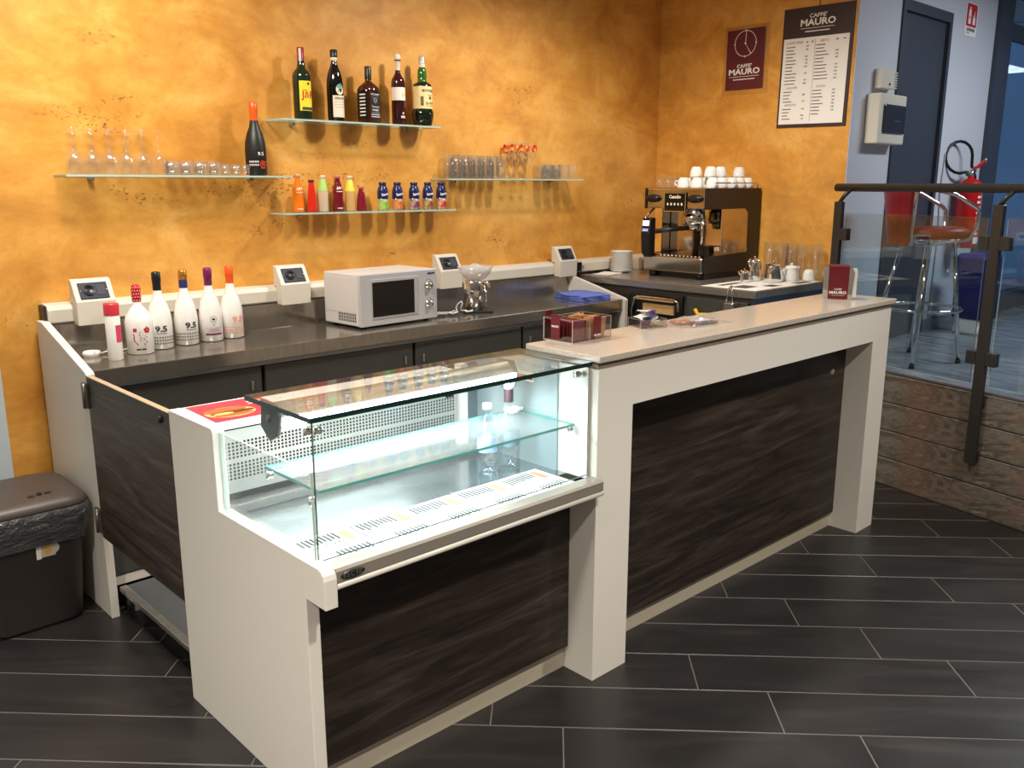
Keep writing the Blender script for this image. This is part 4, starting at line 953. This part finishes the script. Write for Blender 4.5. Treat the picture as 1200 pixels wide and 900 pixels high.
jug('milk_jug', 'tall steel milk jug beside the squat steel teapot', (4.560, 2.80, ZC+.002), .040, .118, CHROME, R(170), True)
t = jug('steel_teapot', 'squat lidded steel teapot between the tall steel jug and white teapot', (4.575, 2.685, ZC+.002), .052, .092, CHROME, R(20), True, 'teapot')
jug('white_teapot', 'white ceramic teapot beside the steel teapot', (4.700, 2.640, ZC+.002), .045, .078, WHITEG, R(-15), True, 'teapot')
tall = [(0, .010), (.030, .008), (.031, 0), (.033, 0), (.036, .205), (.0348, .205), (.0305, .014), (0, .014)]
g = glass_thing('tall_glass', 'tall straight glass by the side wall behind the teapots', tall, 'tall glasses on the coffee counter')
scatter(g, [(4.86, 2.88), (4.875, 2.745), (4.855, 2.665), (4.875, 2.585), (4.885, 2.81)], ZC)
c2 = dup(c0, (4.80, 2.585, ZC+.002), R(20), 'white coffee cup upturned on the coffee counter by the tall glasses'); c2['group'] = 'cups by the tall glasses'
for x, y in ((4.775, 2.71),): dup(c2, (x, y, ZC+.002), R(80))
t = thing('paper_placemat', 'white printed paper placemats under the teapots', 'placemat', (4.45, 2.68, ZC))
MB().box(-.33, .10, -.165, .18, 0, .0008).obj('sheet', PAPER, t); MB().box(.10, .36, -.165, .12, 0, .0008).obj('sheet', PAPER, t)
Print(plane_fn((0, 0, .0012), (1, 0, 0), (0, 1, 0))).rect(-.27, -.14, -.07, .03, 0).rect(-.1, .0, -.13, -.06, 0).rect(-.25, -.05, .09, .13, 0).rect(.14, .3, -.15, -.1, 0).obj('print', mat('brown_print', (88, 74, 66), .7), t)

# ------------------------------------------------------------------ things on the bar top
ZT = 1.0893
T = thing('napkin_holder', 'burgundy and chrome paper napkin holder on the bar top', 'napkin holder', (3.845, 1.925, ZT), R(-60))
for s_ in (-1, 1):
    MB().prism([(-.060, 0), (.060, 0), (.066, .12), (.052, .150), (-.052, .150), (-.066, .12)], 'y', s_*.045-.002, s_*.045+.002, bev=.0015).obj('face', CHROME, T)
    MB().prism([(-.042, .003), (.042, .003), (.044, .149), (-.044, .149)], 'y', s_*.0475-.001, s_*.0475+.001).obj('front_plate', BURG, T)
Print(plane_fn((0, -.0492, 0), (1, 0, 0), (0, 0, 1))).text("CAFFE'", 0, .047, .011, 0, .02).text('MAURO', 0, .032, .018, 0, .03, sx=1.15).rect(-.028, .028, .019, .020).obj('lettering', WHITEP, T)
MB().box(-.055, .055, -.044, .044, 0, .006, bev=.002).obj('base', CHROME, T)
nk = MB()
for k in range(9): nk.box(-.060+.002*(k % 3), .076+.003*(k % 2), -.034+.008*k, -.0325+.008*k, .012, .125+.006*(k % 3))
nk.obj('napkin_stack', PAPER, T)['kind'] = 'stuff'
MB().box(-.046, .046, -.042, .042, .146, .152, bev=.002).obj('top_cap', BURG, T)

T = thing('sachet_box', 'clear acrylic sugar sachet box on the corner of the bar top', 'sachet box', (2.192, 2.008, ZT)); 
AE = mat('acrylic_edge', (206, 186, 180), .15)
def acr(name, x0, x1, y0, y1, z0, z1, thin): slab_glass(T, name, x0, x1, y0, y1, z0, z1, thin, AE, ACRYL)
acr('bottom', -.096, .096, -.067, .067, 0, .003, 'z')
acr('wall', -.096, .096, -.067, -.064, .003, .076, 'y'); acr('wall', -.096, .096, .064, .067, .003, .076, 'y')
acr('wall', -.096, -.093, -.064, .064, .003, .076, 'x'); acr('wall', .093, .096, -.064, .064, .003, .076, 'x'); acr('divider', -.012, -.009, -.064, .064, .003, .070, 'x')
pc = MB().box(.005, .042, -.0695, -.0675, .006, .082, bev=.001).obj('tag_card', BURG, T)
Print(plane_fn((.0235, -.0702, .018), (1, 0, 0), (0, 0, 1))).text("MAURO", 0, 0, .010, 0, .04).rect(-.012, .012, -.008, -.0072).obj('tag_lettering', WHITEP, pc)
pc = MB().box(-.0975, -.0960, -.010, .030, .010, .090, bev=.0005).obj('tag_card', BURG, T)
Print(plane_fn((-.0982, .010, .05), (0, -1, 0), (0, 0, 1))).text("MAURO", 0, 0, .009, 0, .04).obj('tag_lettering', WHITEP, pc)
pc = MB().box(-.085, -.05, .068, .0690, .05, .096, bev=.0005).obj('tag_card', BURG, T)
random.seed(11)
RS = mat('sachet_burgundy', (120, 30, 48), .4); BSs = mat('sachet_cane', (186, 132, 78), .5)
def sachet_mesh(m, w, hgt):
    mb = MB().box(-w/2, w/2, -.002, .002, 0, hgt, bev=.0018, seg=1)
    return mb.mesh('sachet', m)
rme = sachet_mesh(RS, .054, .066); bme = sachet_mesh(BSs, .060, .072)
for k in range(9):
    o = bpy.data.objects.new('sugar_sachet', rme); COL.objects.link(o); tag(o, 'burgundy sugar sachet standing in the acrylic box', 'sachet', 'burgundy sugar sachets')
    o.location = (2.192-.052+random.uniform(-.008, .008), 2.008-.052+.0125*k, ZT+.004); o.rotation_euler = (R(random.uniform(-8, 3)), R(random.uniform(-5, 5)), R(random.uniform(-6, 6)))
for k in range(10):
    o = bpy.data.objects.new('sugar_sachet', bme); COL.objects.link(o); tag(o, 'brown cane sugar sachet standing in the acrylic box', 'sachet', 'brown cane sugar sachets')
    o.location = (2.192+.042+random.uniform(-.006, .006), 2.008-.050+.0108*k, ZT+.004); o.rotation_euler = (R(random.uniform(-6, 4)), R(random.uniform(-8, 8)), R(random.uniform(-6, 6)))
# sweetener packets in a low dish
T = thing('sweetener_tray', 'small clear tray heaped with white and blue packets', 'tray', (2.565, 2.005, ZT), R(-20))
slab_glass(T, 'bottom', -.055, .055, -.045, .045, 0, .002, 'z', AE, ACRYL)
for (a, b_, c, d) in ((-.055, .055, -.045, -.043), (-.055, .055, .043, .045)): slab_glass(T, 'wall', a, b_, c, d, .002, .032, 'y', AE, ACRYL)
for (a, b_, c, d) in ((-.055, -.053, -.043, .043), (.053, .055, -.043, .043)): slab_glass(T, 'wall', a, b_, c, d, .002, .032, 'x', AE, ACRYL)
PB = mat('packet_blue', (50, 62, 150), .4); PR_ = mat('packet_red', (150, 28, 44), .4)
random.seed(21)
for k in range(12):
    t = thing('sweetener_packet', 'white and blue sweetener packet heaped in the small clear tray', 'sachet', (2.565+random.uniform(-.014, .014), 2.005+random.uniform(-.012, .012), ZT+.008+.0046*k), R(random.uniform(0, 180)), 'sweetener packets in the tray')
    q_ = min(1, .15+k/5)
    t.rotation_euler = (R(random.uniform(-24, 24)*q_), R(random.uniform(-24, 24)*q_), R(random.uniform(0, 180) if k > 4 else random.uniform(-12, 12)))
    MB().box(-.032, .032, -.020, .020, -.0015, .0015, bev=.0012, seg=1).obj('packet', WHITEG, t)
    MB().box(-.0324, -.018, -.0203, .0203, -.0017, .0017).obj('stripe', PR_ if k % 5 == 4 else PB, t)
# plastic bag with brown contents
T = thing('plastic_bag', 'flat clear plastic bag holding a brown packet on the bar top', 'plastic bag', (2.745, 1.935, ZT), R(-8))
mb = MB(); nx_, ny_ = 22, 12; V = []; random.seed(4)
for i in range(nx_+1):
    V.append([mb.bm.verts.new((-.13+.27*i/nx_, -.075+.15*j/ny_+.006*math.sin(i*.8), .003+.020*math.sin(math.pi*i/nx_)*math.sin(math.pi*j/ny_)+random.uniform(0, .006)*(1 if 0 < i < nx_ and 0 < j < ny_ else .2))) for j in range(ny_+1)])
for i in range(nx_):
    for j in range(ny_): mb.bm.faces.new((V[i][j], V[i+1][j], V[i+1][j+1], V[i][j+1]))
mb.obj('film', FILM, T)
MB().box(-.075, .005, -.010, .045, .002, .012, bev=.003).obj('brown_packet', mat('packet_brown', (176, 100, 52), .5), T)
MB().box(-.04, .09, -.05, -.02, .002, .010, bev=.003).obj('dark_packet', mat('packet_dark', (74, 44, 40), .4), T)
MB().box(.02, .10, -.012, .03, .002, .009, bev=.003).obj('pale_packet', mat('packet_pale', (208, 196, 196), .4), T)

# ------------------------------------------------------------------ wall signs
T = thing('clock_sign', 'burgundy plaque with drawn clock and white lettering on the side wall', 'sign', (XW, 3.181, 2.34)); O = T.location
ac = MB(O).box(XW-.006, XW-.001, 3.020, 3.335, 2.135, 2.535).obj('acrylic_backing', ACRYL, T)
MB(O).box(XW-.010, XW-.0065, 3.051, 3.311, 2.166, 2.513, bev=.001).obj('plaque', mat('plaque_burgundy', (92, 26, 40), .4), T)
P = Print(plane_fn(Vector((XW-.0112, 3.181, 2.34))-O, (0, -1, 0), (0, 0, 1)))
P.ring(0, .090, .072, .0755)
for a in (0, 90, 180, 270): P.disc(.0738*math.cos(R(a)), .090+.0738*math.sin(R(a)), .006, n=10)
P.poly([(-.002, .090), (.002, .090), (.006, .172), (.002, .172)]).poly([(-.002, .092), (.002, .088), (.042, .031), (.038, .029)]).disc(0, .090, .006)
P.text("CAFFE'", 0, -.040, .029, 0, .02, sx=1.2).text('MAURO', 0, -.073, .047, 0, .03, sx=1.3).rect(-.105, .105, -.1015, -.099).rect(-.075, .075, -.119, -.114)
P.obj('print', WHITEP, T)
T = thing('menu_board', 'dark price list board with printed white sheet on the side wall', 'menu board', (XW, 2.718, 2.254)); O = T.location
T.rotation_euler = (R(.7), 0, 0)
MB().box(-.008, -.001, -.217, .217, -.330, .330, bev=.001).obj('board', mat('menu_plum', (52, 36, 42), .45), T)
sh = MB().box(-.0095, -.0082, -.198, .205, -.312, .165).obj('sheet', PAPER, T)
P = Print(plane_fn((-.0102, 0, 0), (0, -1, 0), (0, 0, 1)))
P.text("CAFFE'", .0, .279, .030, 0, .02, sx=1.2).text('MAURO', .0, .243, .050, 0, .03, sx=1.22).rect(-.105, .105, .2125, .2150).rect(-.075, .075, .194, .199)
def col_(x, y, head, n, w, hdr=True, price=.11):
    P.text(head, x+.03, y, .018, 2, .0)
    for k in range(n):
        yy = y-.022-.0185*k; ww = w*random.uniform(.55, 1)
        P.rect(x-.02, x-.02+ww, yy-.0022, yy+.0022, 1)
        if random.random() < .8: P.text('%.2f' % random.choice((.8, 1, 1.2, 1.5, 2)), x+price, yy, .011, 1, .03)
random.seed(9)
col_(-.165, .140, 'CAFFETTERIA', 12, .075); col_(-.165, -.108, 'LIQUORI', 4, .06); col_(-.165, -.205, 'APERITIVI', 4, .06)
col_(.020, .140, 'BIBITE', 11, .085); col_(.020, -.108, 'SNACK', 8, .07)
P.rect(-.006, -.0045, -.30, .155, 1)
for x in (-.062, -.03, .122, .165): P.rect(x, x+.012, .137, .143, 1)
P.obj('print', [WHITEP, INK, mat('rose_ink', (150, 90, 90), .6)], sh)
MB().tube([(-.004, 0, .33), (-.004, 0, .37)], .002, 5).obj('hook', BLACK, T)

# boxes on the grey wall
T = thing('fuse_box', 'cream wall fuse box with smoked window beside the dark door', 'fuse box', (5.29, YG-.04, 1.96)); O = T.location
MB(O).box(5.115, 5.462, YG-.082, YG-.0005, 1.826, 2.104, bev=.008).obj('housing', CREAM, T)
wn = MB(O).box(5.165, 5.440, YG-.094, YG-.080, 1.885, 2.045, bev=.008).obj('smoked_window', mat('smoked', (50, 50, 54), .12), T)
MB(O).box(5.28, 5.36, YG-.098, YG-.094, 1.95, 1.957).obj('catch', CHROME, wn)
T = thing('wall_thermostat', 'small cream control unit above the fuse box', 'thermostat', (5.29, YG-.03, 2.19)); O = T.location
MB(O).box(5.185, 5.335, YG-.055, YG-.0005, 2.135, 2.245, bev=.006).obj('housing', CREAM, T)
gl_ = MB(O)
for k in range(7): gl_.box(5.337, 5.385, YG-.048, YG-.001, 2.142+.014*k, 2.150+.014*k)
gl_.box(5.337, 5.380, YG-.035, YG-.001, 2.140, 2.240).obj('vent', mat('vent_cream', (200, 194, 172), .5), T)
MB(O).lathe([(0, 0), (.008, 0), (.007, .004), (0, .004)], (5.27, YG-.055, 2.16), 12, axis=(0, -1, 0)).obj('button', BLACK, T)
T = thing('extinguisher_sign', 'red and white fire extinguisher sign on the grey wall', 'sign', (6.49, YG-.002, 2.67)); O = T.location
MB(O).box(6.405, 6.60, YG-.004, YG-.0005, 2.555, 2.76).obj('plate', PAPER, T)
P = Print(plane_fn(Vector((6.50, YG-.0048, 2.66))-O, (1, 0, 0), (0, 0, 1)))
P.rect(-.085, .085, -.045, .095, 0).rect(-.052, -.012, -.03, .04, 1).disc(-.032, .048, .020, .016, 1).rect(-.042, -.022, .06, .075, 1).disc(-.032, .01, .008, mi=0)
P.poly([(.02, -.03), (.06, -.03), (.066, .02), (.05, .005), (.048, .06), (.03, .01), (.02, .03)], 1).text('ESTINTORE', 0, -.066, .026, 2, .03).rect(-.075, -.02, -.088, -.084, 2)
P.obj('print', [mat('sign_red', (196, 24, 40), .4), WHITEP, INK], T)
# fire extinguisher
T = thing('fire_extinguisher', 'red fire extinguisher with black hose hung on the grey wall', 'fire extinguisher', (6.52, 2.375, 1.17), R(-20))
MB().lathe([(0, 0), (.070, 0), (.078, .006), (.080, .012), (.080, .40), (.074, .43), (.055, .452), (.022, .465), (.020, .48), (0, .48)], seg=32).obj('cylinder', RED, T)
vv = MB().lathe([(0, .478), (.020, .478), (.022, .49), (.016, .50), (.016, .52), (0, .522)]).box(-.012, .035, -.012, .012, .505, .530, bev=.004).obj('valve', CHROME, T)
MB().prism([(-.01, .528), (.05, .552), (.115, .592), (.120, .584), (.06, .535), (.0, .515)], 'y', -.010, .010, bev=.002).obj('lever', RED, vv)
MB().tube([(.115, 0, .590), (.125, 0, .598), (.12, 0, .575)], .006, 6).obj('pin', PAPER, vv)
hp = [(.0, .01, .505)]
for k in range(15):
    a = R(-70-20*k); hp.append((-.085+.135*math.cos(a), .02+.002*k, .605+.105*math.sin(a)))
hp += [(.055, .05, .55), (.085, .04, .48), (.090, .02, .30), (.088, .0, .12)]
MB().tube(hp, .010, 8).obj('hose', BLACK, T)
MB().lathe([(0, 0), (.016, 0), (.016, .012), (0, .012)], (-.04, -.012, .495), 14, axis=(-1, -.4, 0)).obj('gauge', mat('gauge_green', (70, 110, 60), .4), T)
lb = MB().patch(.0808, .06, .40, R(-105), R(-30), 10).obj('label', RED, T)
P = Print(cyl_fn(.0813, R(-68)))
for k in range(9):
    P.rect(-.04, -.012, .09+.035*k, .105+.035*k, 0); P.rect(.0, .042, .088+.035*k, .092+.035*k, 0); P.rect(.0, .036, .097+.035*k, .101+.035*k, 0); P.rect(.0, .040, .106+.035*k, .110+.035*k, 0)
P.rect(-.045, .045, .03, .075, 0); P.obj('label_print', WHITEP, lb)
MB().box(-.03, .03, .078, .118, .38, .41).obj('wall_bracket', CHAR, T)
tag(MB().tube([(6.30, YG-.006, 1.80), (6.27, YG-.006, 1.55), (6.31, YG-.006, 1.25), (6.29, YG-.006, .70)], .004, 6).obj('wall_cable', mat('grey_cable', (150, 152, 158), .6)), 'thin grey cable hanging down the grey wall by the extinguisher', 'cable')
# blue bin
T = thing('blue_bin', 'dark blue plastic bin with white base on the platform by the window', 'bin', (6.36, 2.20, PZ), R(-12))
def rrect(w, d, r, n=5):
    out = []
    for cx, cy, a0 in ((w-r, d-r, 0), (-w+r, d-r, 90), (-w+r, -d+r, 180), (w-r, -d+r, 270)):
        for k in range(n+1):
            a = R(a0+90*k/n); out.append((cx+r*math.cos(a), cy+r*math.sin(a)))
    return out
def loft(levels, mats, name, parent, cap=True):
    mb = MB(); rings = []
    for w, d, r, z, dx, dy in levels: rings.append([mb.bm.verts.new((x+dx, y+dy, z)) for x, y in rrect(w, d, r)])
    for A, B in zip(rings, rings[1:]):
        n = len(A)
        for i in range(n):
            f = mb.bm.faces.new((A[i], A[(i+1) % n], B[(i+1) % n], B[i])); f.smooth = True
    if cap: mb.bm.faces.new(rings[0]); mb.bm.faces.new(rings[-1])
    return mb.obj(name, mats, parent)
loft([(.085, .10, .04, 0, 0, 0), (.09, .105, .04, .02, 0, 0), (.08, .095, .04, .11, 0, 0)], mat('bin_white', (214, 216, 220), .4), 'base', T)
loft([(.095, .11, .03, .108, 0, 0), (.105, .12, .03, .50, 0, 0), (.107, .122, .03, .505, 0, 0), (.09, .10, .03, .535, 0, 0), (.05, .05, .02, .54, 0, 0)], mat('bin_blue', (30, 36, 120), .35), 'body', T)
MB().box(-.04, .04, -.128, -.114, .34, .36, bev=.003).obj('handle', mat('bin_light_blue', (90, 100, 170), .4), T)

# ------------------------------------------------------------------ glass railing along the platform edge
T = thing('glass_railing', 'charcoal metal railing with glass panels along the platform edge', 'railing', tuple(P0)); O = Vector(P0)
ang = math.atan2(ed.y, ed.x)
MX = Matrix.Translation(P0) @ Matrix.Rotation(ang, 4, 'Z')
T.rotation_euler = (0, 0, ang)
# local x along the edge (towards the viewer), local -y is out over the lower floor
sgn = -1 if (Matrix.Rotation(ang, 3, 'Z') @ Vector((0, -1, 0))).dot(nout) > 0 else 1
def yo(v): return sgn*v        # v>0 : outwards
def rbox(x0, x1, a, b_, z0, z1, bev=.002):
    ya, yb = sorted((yo(a), yo(b_))); return MB().box(x0, x1, ya, yb, z0, z1, bev=bev, seg=1)
for s_ in (.105, 1.025, 2.6):
    rbox(s_-.026, s_+.026, .034, .060, .26 if s_ > .5 else .26, 1.505).obj('post', CHAR, T)
    MB().tube([(s_, yo(.047), 1.50), (s_+.02, yo(.040), 1.535), (s_+.045, yo(.012), 1.575)], .011, 8).obj('rail_arm', CHAR, T)
    for z in (.30, .575): rbox(s_-.034, s_+.034, .0005, .036, z-.03, z+.03).obj('wall_mount', CHAR, T)
    for z in (1.33, .785):
        for d_ in ((-1, 1) if s_ > .2 else (1,)):
            a, b_ = sorted((s_+d_*.026, s_+d_*.075)); rbox(a, b_, .028, .064, z-.032, z+.032).obj('glass_clamp', CHAR, T)
MB().tube([(.045, yo(.010), 1.580), (4.4, yo(.010), 1.580)], .022, 14).obj('handrail', CHAR, T)
for a, b_ in ((.148, .978), (1.072, 2.56)):
    ya, yb = sorted((yo(.042), yo(.050)))
    slab_glass(T, 'glass_panel', a, b_, ya, yb, .655, 1.445, 'y', EDGEP, RAILGLASS)

# ------------------------------------------------------------------ bar stool on the platform
fd = Vector((.73, -.683)); sa = math.atan2(fd.y, fd.x)
T = thing('bar_stool', 'chrome bar stool with red padded seat, backrest and armrests', 'bar stool', (5.10, 2.08, PZ), sa)
VIN = mat('red_vinyl', (126, 24, 32), .42)
SC = (.05, 0)
MB().lathe([(0, .695), (.17, .695), (.186, .702), (.192, .722), (.186, .745), (.16, .756), (0, .760)], (*SC, 0), 40).obj('seat', VIN, T)
MB().lathe([(.12, .680), (.185, .682), (.188, .696), (.12, .698), (.12, .680)], (*SC, 0), 40).lathe([(0, .655), (.06, .655), (.10, .680), (0, .682)], (*SC, 0), 24, 0).obj('seat_rim', CHROME, T)
lg = [Vector((4.864, 1.972)), Vector((5.207, 1.858)), Vector((5.338, 2.186)), Vector((4.995, 2.30))]
for p in lg:
    d = p-Vector((5.10, 2.08)); lx = d.dot(fd); ly = d.dot(Vector((.683, .73)))
    lp = Vector((lx, ly, 0)); tp = Vector((SC[0]*.8+lx*.52, ly*.52, .685))
    MB().tube([lp+Vector((0, 0, .012)), lp.lerp(tp, .5)+Vector((0, 0, .005)), tp], .0125, 10).obj('leg', CHROME, T)
    MB().cyl(lp, lp+Vector((0, 0, .02)), .0145).obj('leg_foot', BLACK, T)
rp = [(.035+.205*math.cos(2*math.pi*k/36), .205*math.sin(2*math.pi*k/36), .305) for k in range(36)]
MB().tube(rp, .009, 8, closed=True).obj('foot_ring', CHROME, T)
bk = MB(); V = []
for k in range(9):
    a = (k-4)/4
    V.append([( -.155-.045*0+.05*a*a-(.03 if top else 0), a*(.175 if top else .115), .96 if top else .665) for top in (0, 1)])
for th_ in (0, .028):
    pass
vin = []; vout = []
for lo, hi in V:
    vin.append((bk.bm.verts.new(lo), bk.bm.verts.new(hi))); vout.append((bk.bm.verts.new((lo[0]-.028, lo[1], lo[2])), bk.bm.verts.new((hi[0]-.028, hi[1], hi[2]))))
for i in range(8):
    bk.bm.faces.new((vin[i][0], vin[i+1][0], vin[i+1][1], vin[i][1])); bk.bm.faces.new((vout[i][0], vout[i][1], vout[i+1][1], vout[i+1][0]))
    bk.bm.faces.new((vin[i][1], vin[i+1][1], vout[i+1][1], vout[i][1])); bk.bm.faces.new((vin[i][0], vout[i][0], vout[i+1][0], vin[i+1][0]))
for i in (0, 8): bk.bm.faces.new((vin[i][0], vin[i][1], vout[i][1], vout[i][0]))
bk.obj('backrest', VIN, T)
for s_ in (-1, 1):
    MB().tube([(-.115, s_*.118, .66), (-.135, s_*.178, .965), (-.10, s_*.195, .975), (.06, s_*.20, .935), (.185, s_*.195, .865), (.205, s_*.19, .84), (.205, s_*.175, .76), (.19, s_*.12, .69)], .0115, 8).obj('armrest', CHROME, T)
MB().tube([(-.135, -.178, .965), (-.175, -.09, .975), (-.188, 0, .977), (-.175, .09, .975), (-.135, .178, .965)], .0115, 8).obj('back_rail', CHROME, T)

# ------------------------------------------------------------------ waste bin by the back counter
T = thing('waste_bin', 'dark brown lidded waste bin lined with a plastic bag on the floor', 'waste bin', (.785, 3.515, 0))
BIN = mat('bin_brown', (52, 46, 43), .42)
loft([(.150, .150, .05, 0, 0, 0), (.158, .158, .05, .02, 0, 0), (.190, .190, .06, .44, 0, 0), (.197, .197, .06, .452, 0, 0), (.192, .192, .06, .46, 0, 0)], BIN, 'body', T)
ld = loft([(.204, .204, .07, .452, 0, 0), (.206, .206, .07, .468, 0, 0), (.198, .198, .07, .486, 0, 0), (.165, .165, .07, .498, 0, 0), (.05, .05, .04, .503, 0, 0)], mat('lid_brown', (74, 64, 58), .45), 'lid', T)
P = Print(plane_fn((.055, -.115, .5045), (1, 0, 0), (0, 1, 0)))
P.disc(0, 0, .010, .014, 0, 12).disc(-.03, -.012, .014, .006, 0, 12).disc(.028, -.006, .014, .007, 0, 12).obj('lid_slots', DARK, ld)
BAGM = mat('bag_black', (58, 58, 60), .22, coat=.5); nt_ = NT(BAGM); nt_.bump(nt_.noise(nt_.coords((1, 1, 2)), 16, 5, .6, 1.2), .9, .02)
bag = MB(); rings = []; random.seed(8)
for z, gsc in ((.465, 1.0), (.455, 1.10), (.437, 1.115), (.418, 1.10), (.395, 1.075), (.372, 1.055)):
    ring = []
    base_ = rrect(.190, .190, .06, 9)
    for i, (x, y) in enumerate(base_):
        k = gsc+random.uniform(-.016, .016)
        ring.append(bag.bm.verts.new((x*k, y*k, z+(random.uniform(-.015, .015)+.035*math.sin(i*.33+.8) if z < .42 else 0))))
    rings.append(ring)
for A, B in zip(rings, rings[1:]):
    for i in range(len(A)):
        f = bag.bm.faces.new((A[i], A[(i+1) % len(A)], B[(i+1) % len(A)], B[i])); f.smooth = True
bag.obj('bin_bag', BAGM, T)
P = Print(plane_fn((.040, -.1830, .308), (1, 0, 0), (0, -.076, 1)))
P.rect(-.034, -.018, -.028, .028, 1).rect(-.018, .03, -.024, .028, 0).disc(.028, .004, .016, .020, 0).disc(.004, .002, .012, .014, 2).obj('sticker', [mat('sticker_pale', (190, 184, 170), .5), PAPER, mat('sticker_amber', (214, 160, 50), .5)], T)
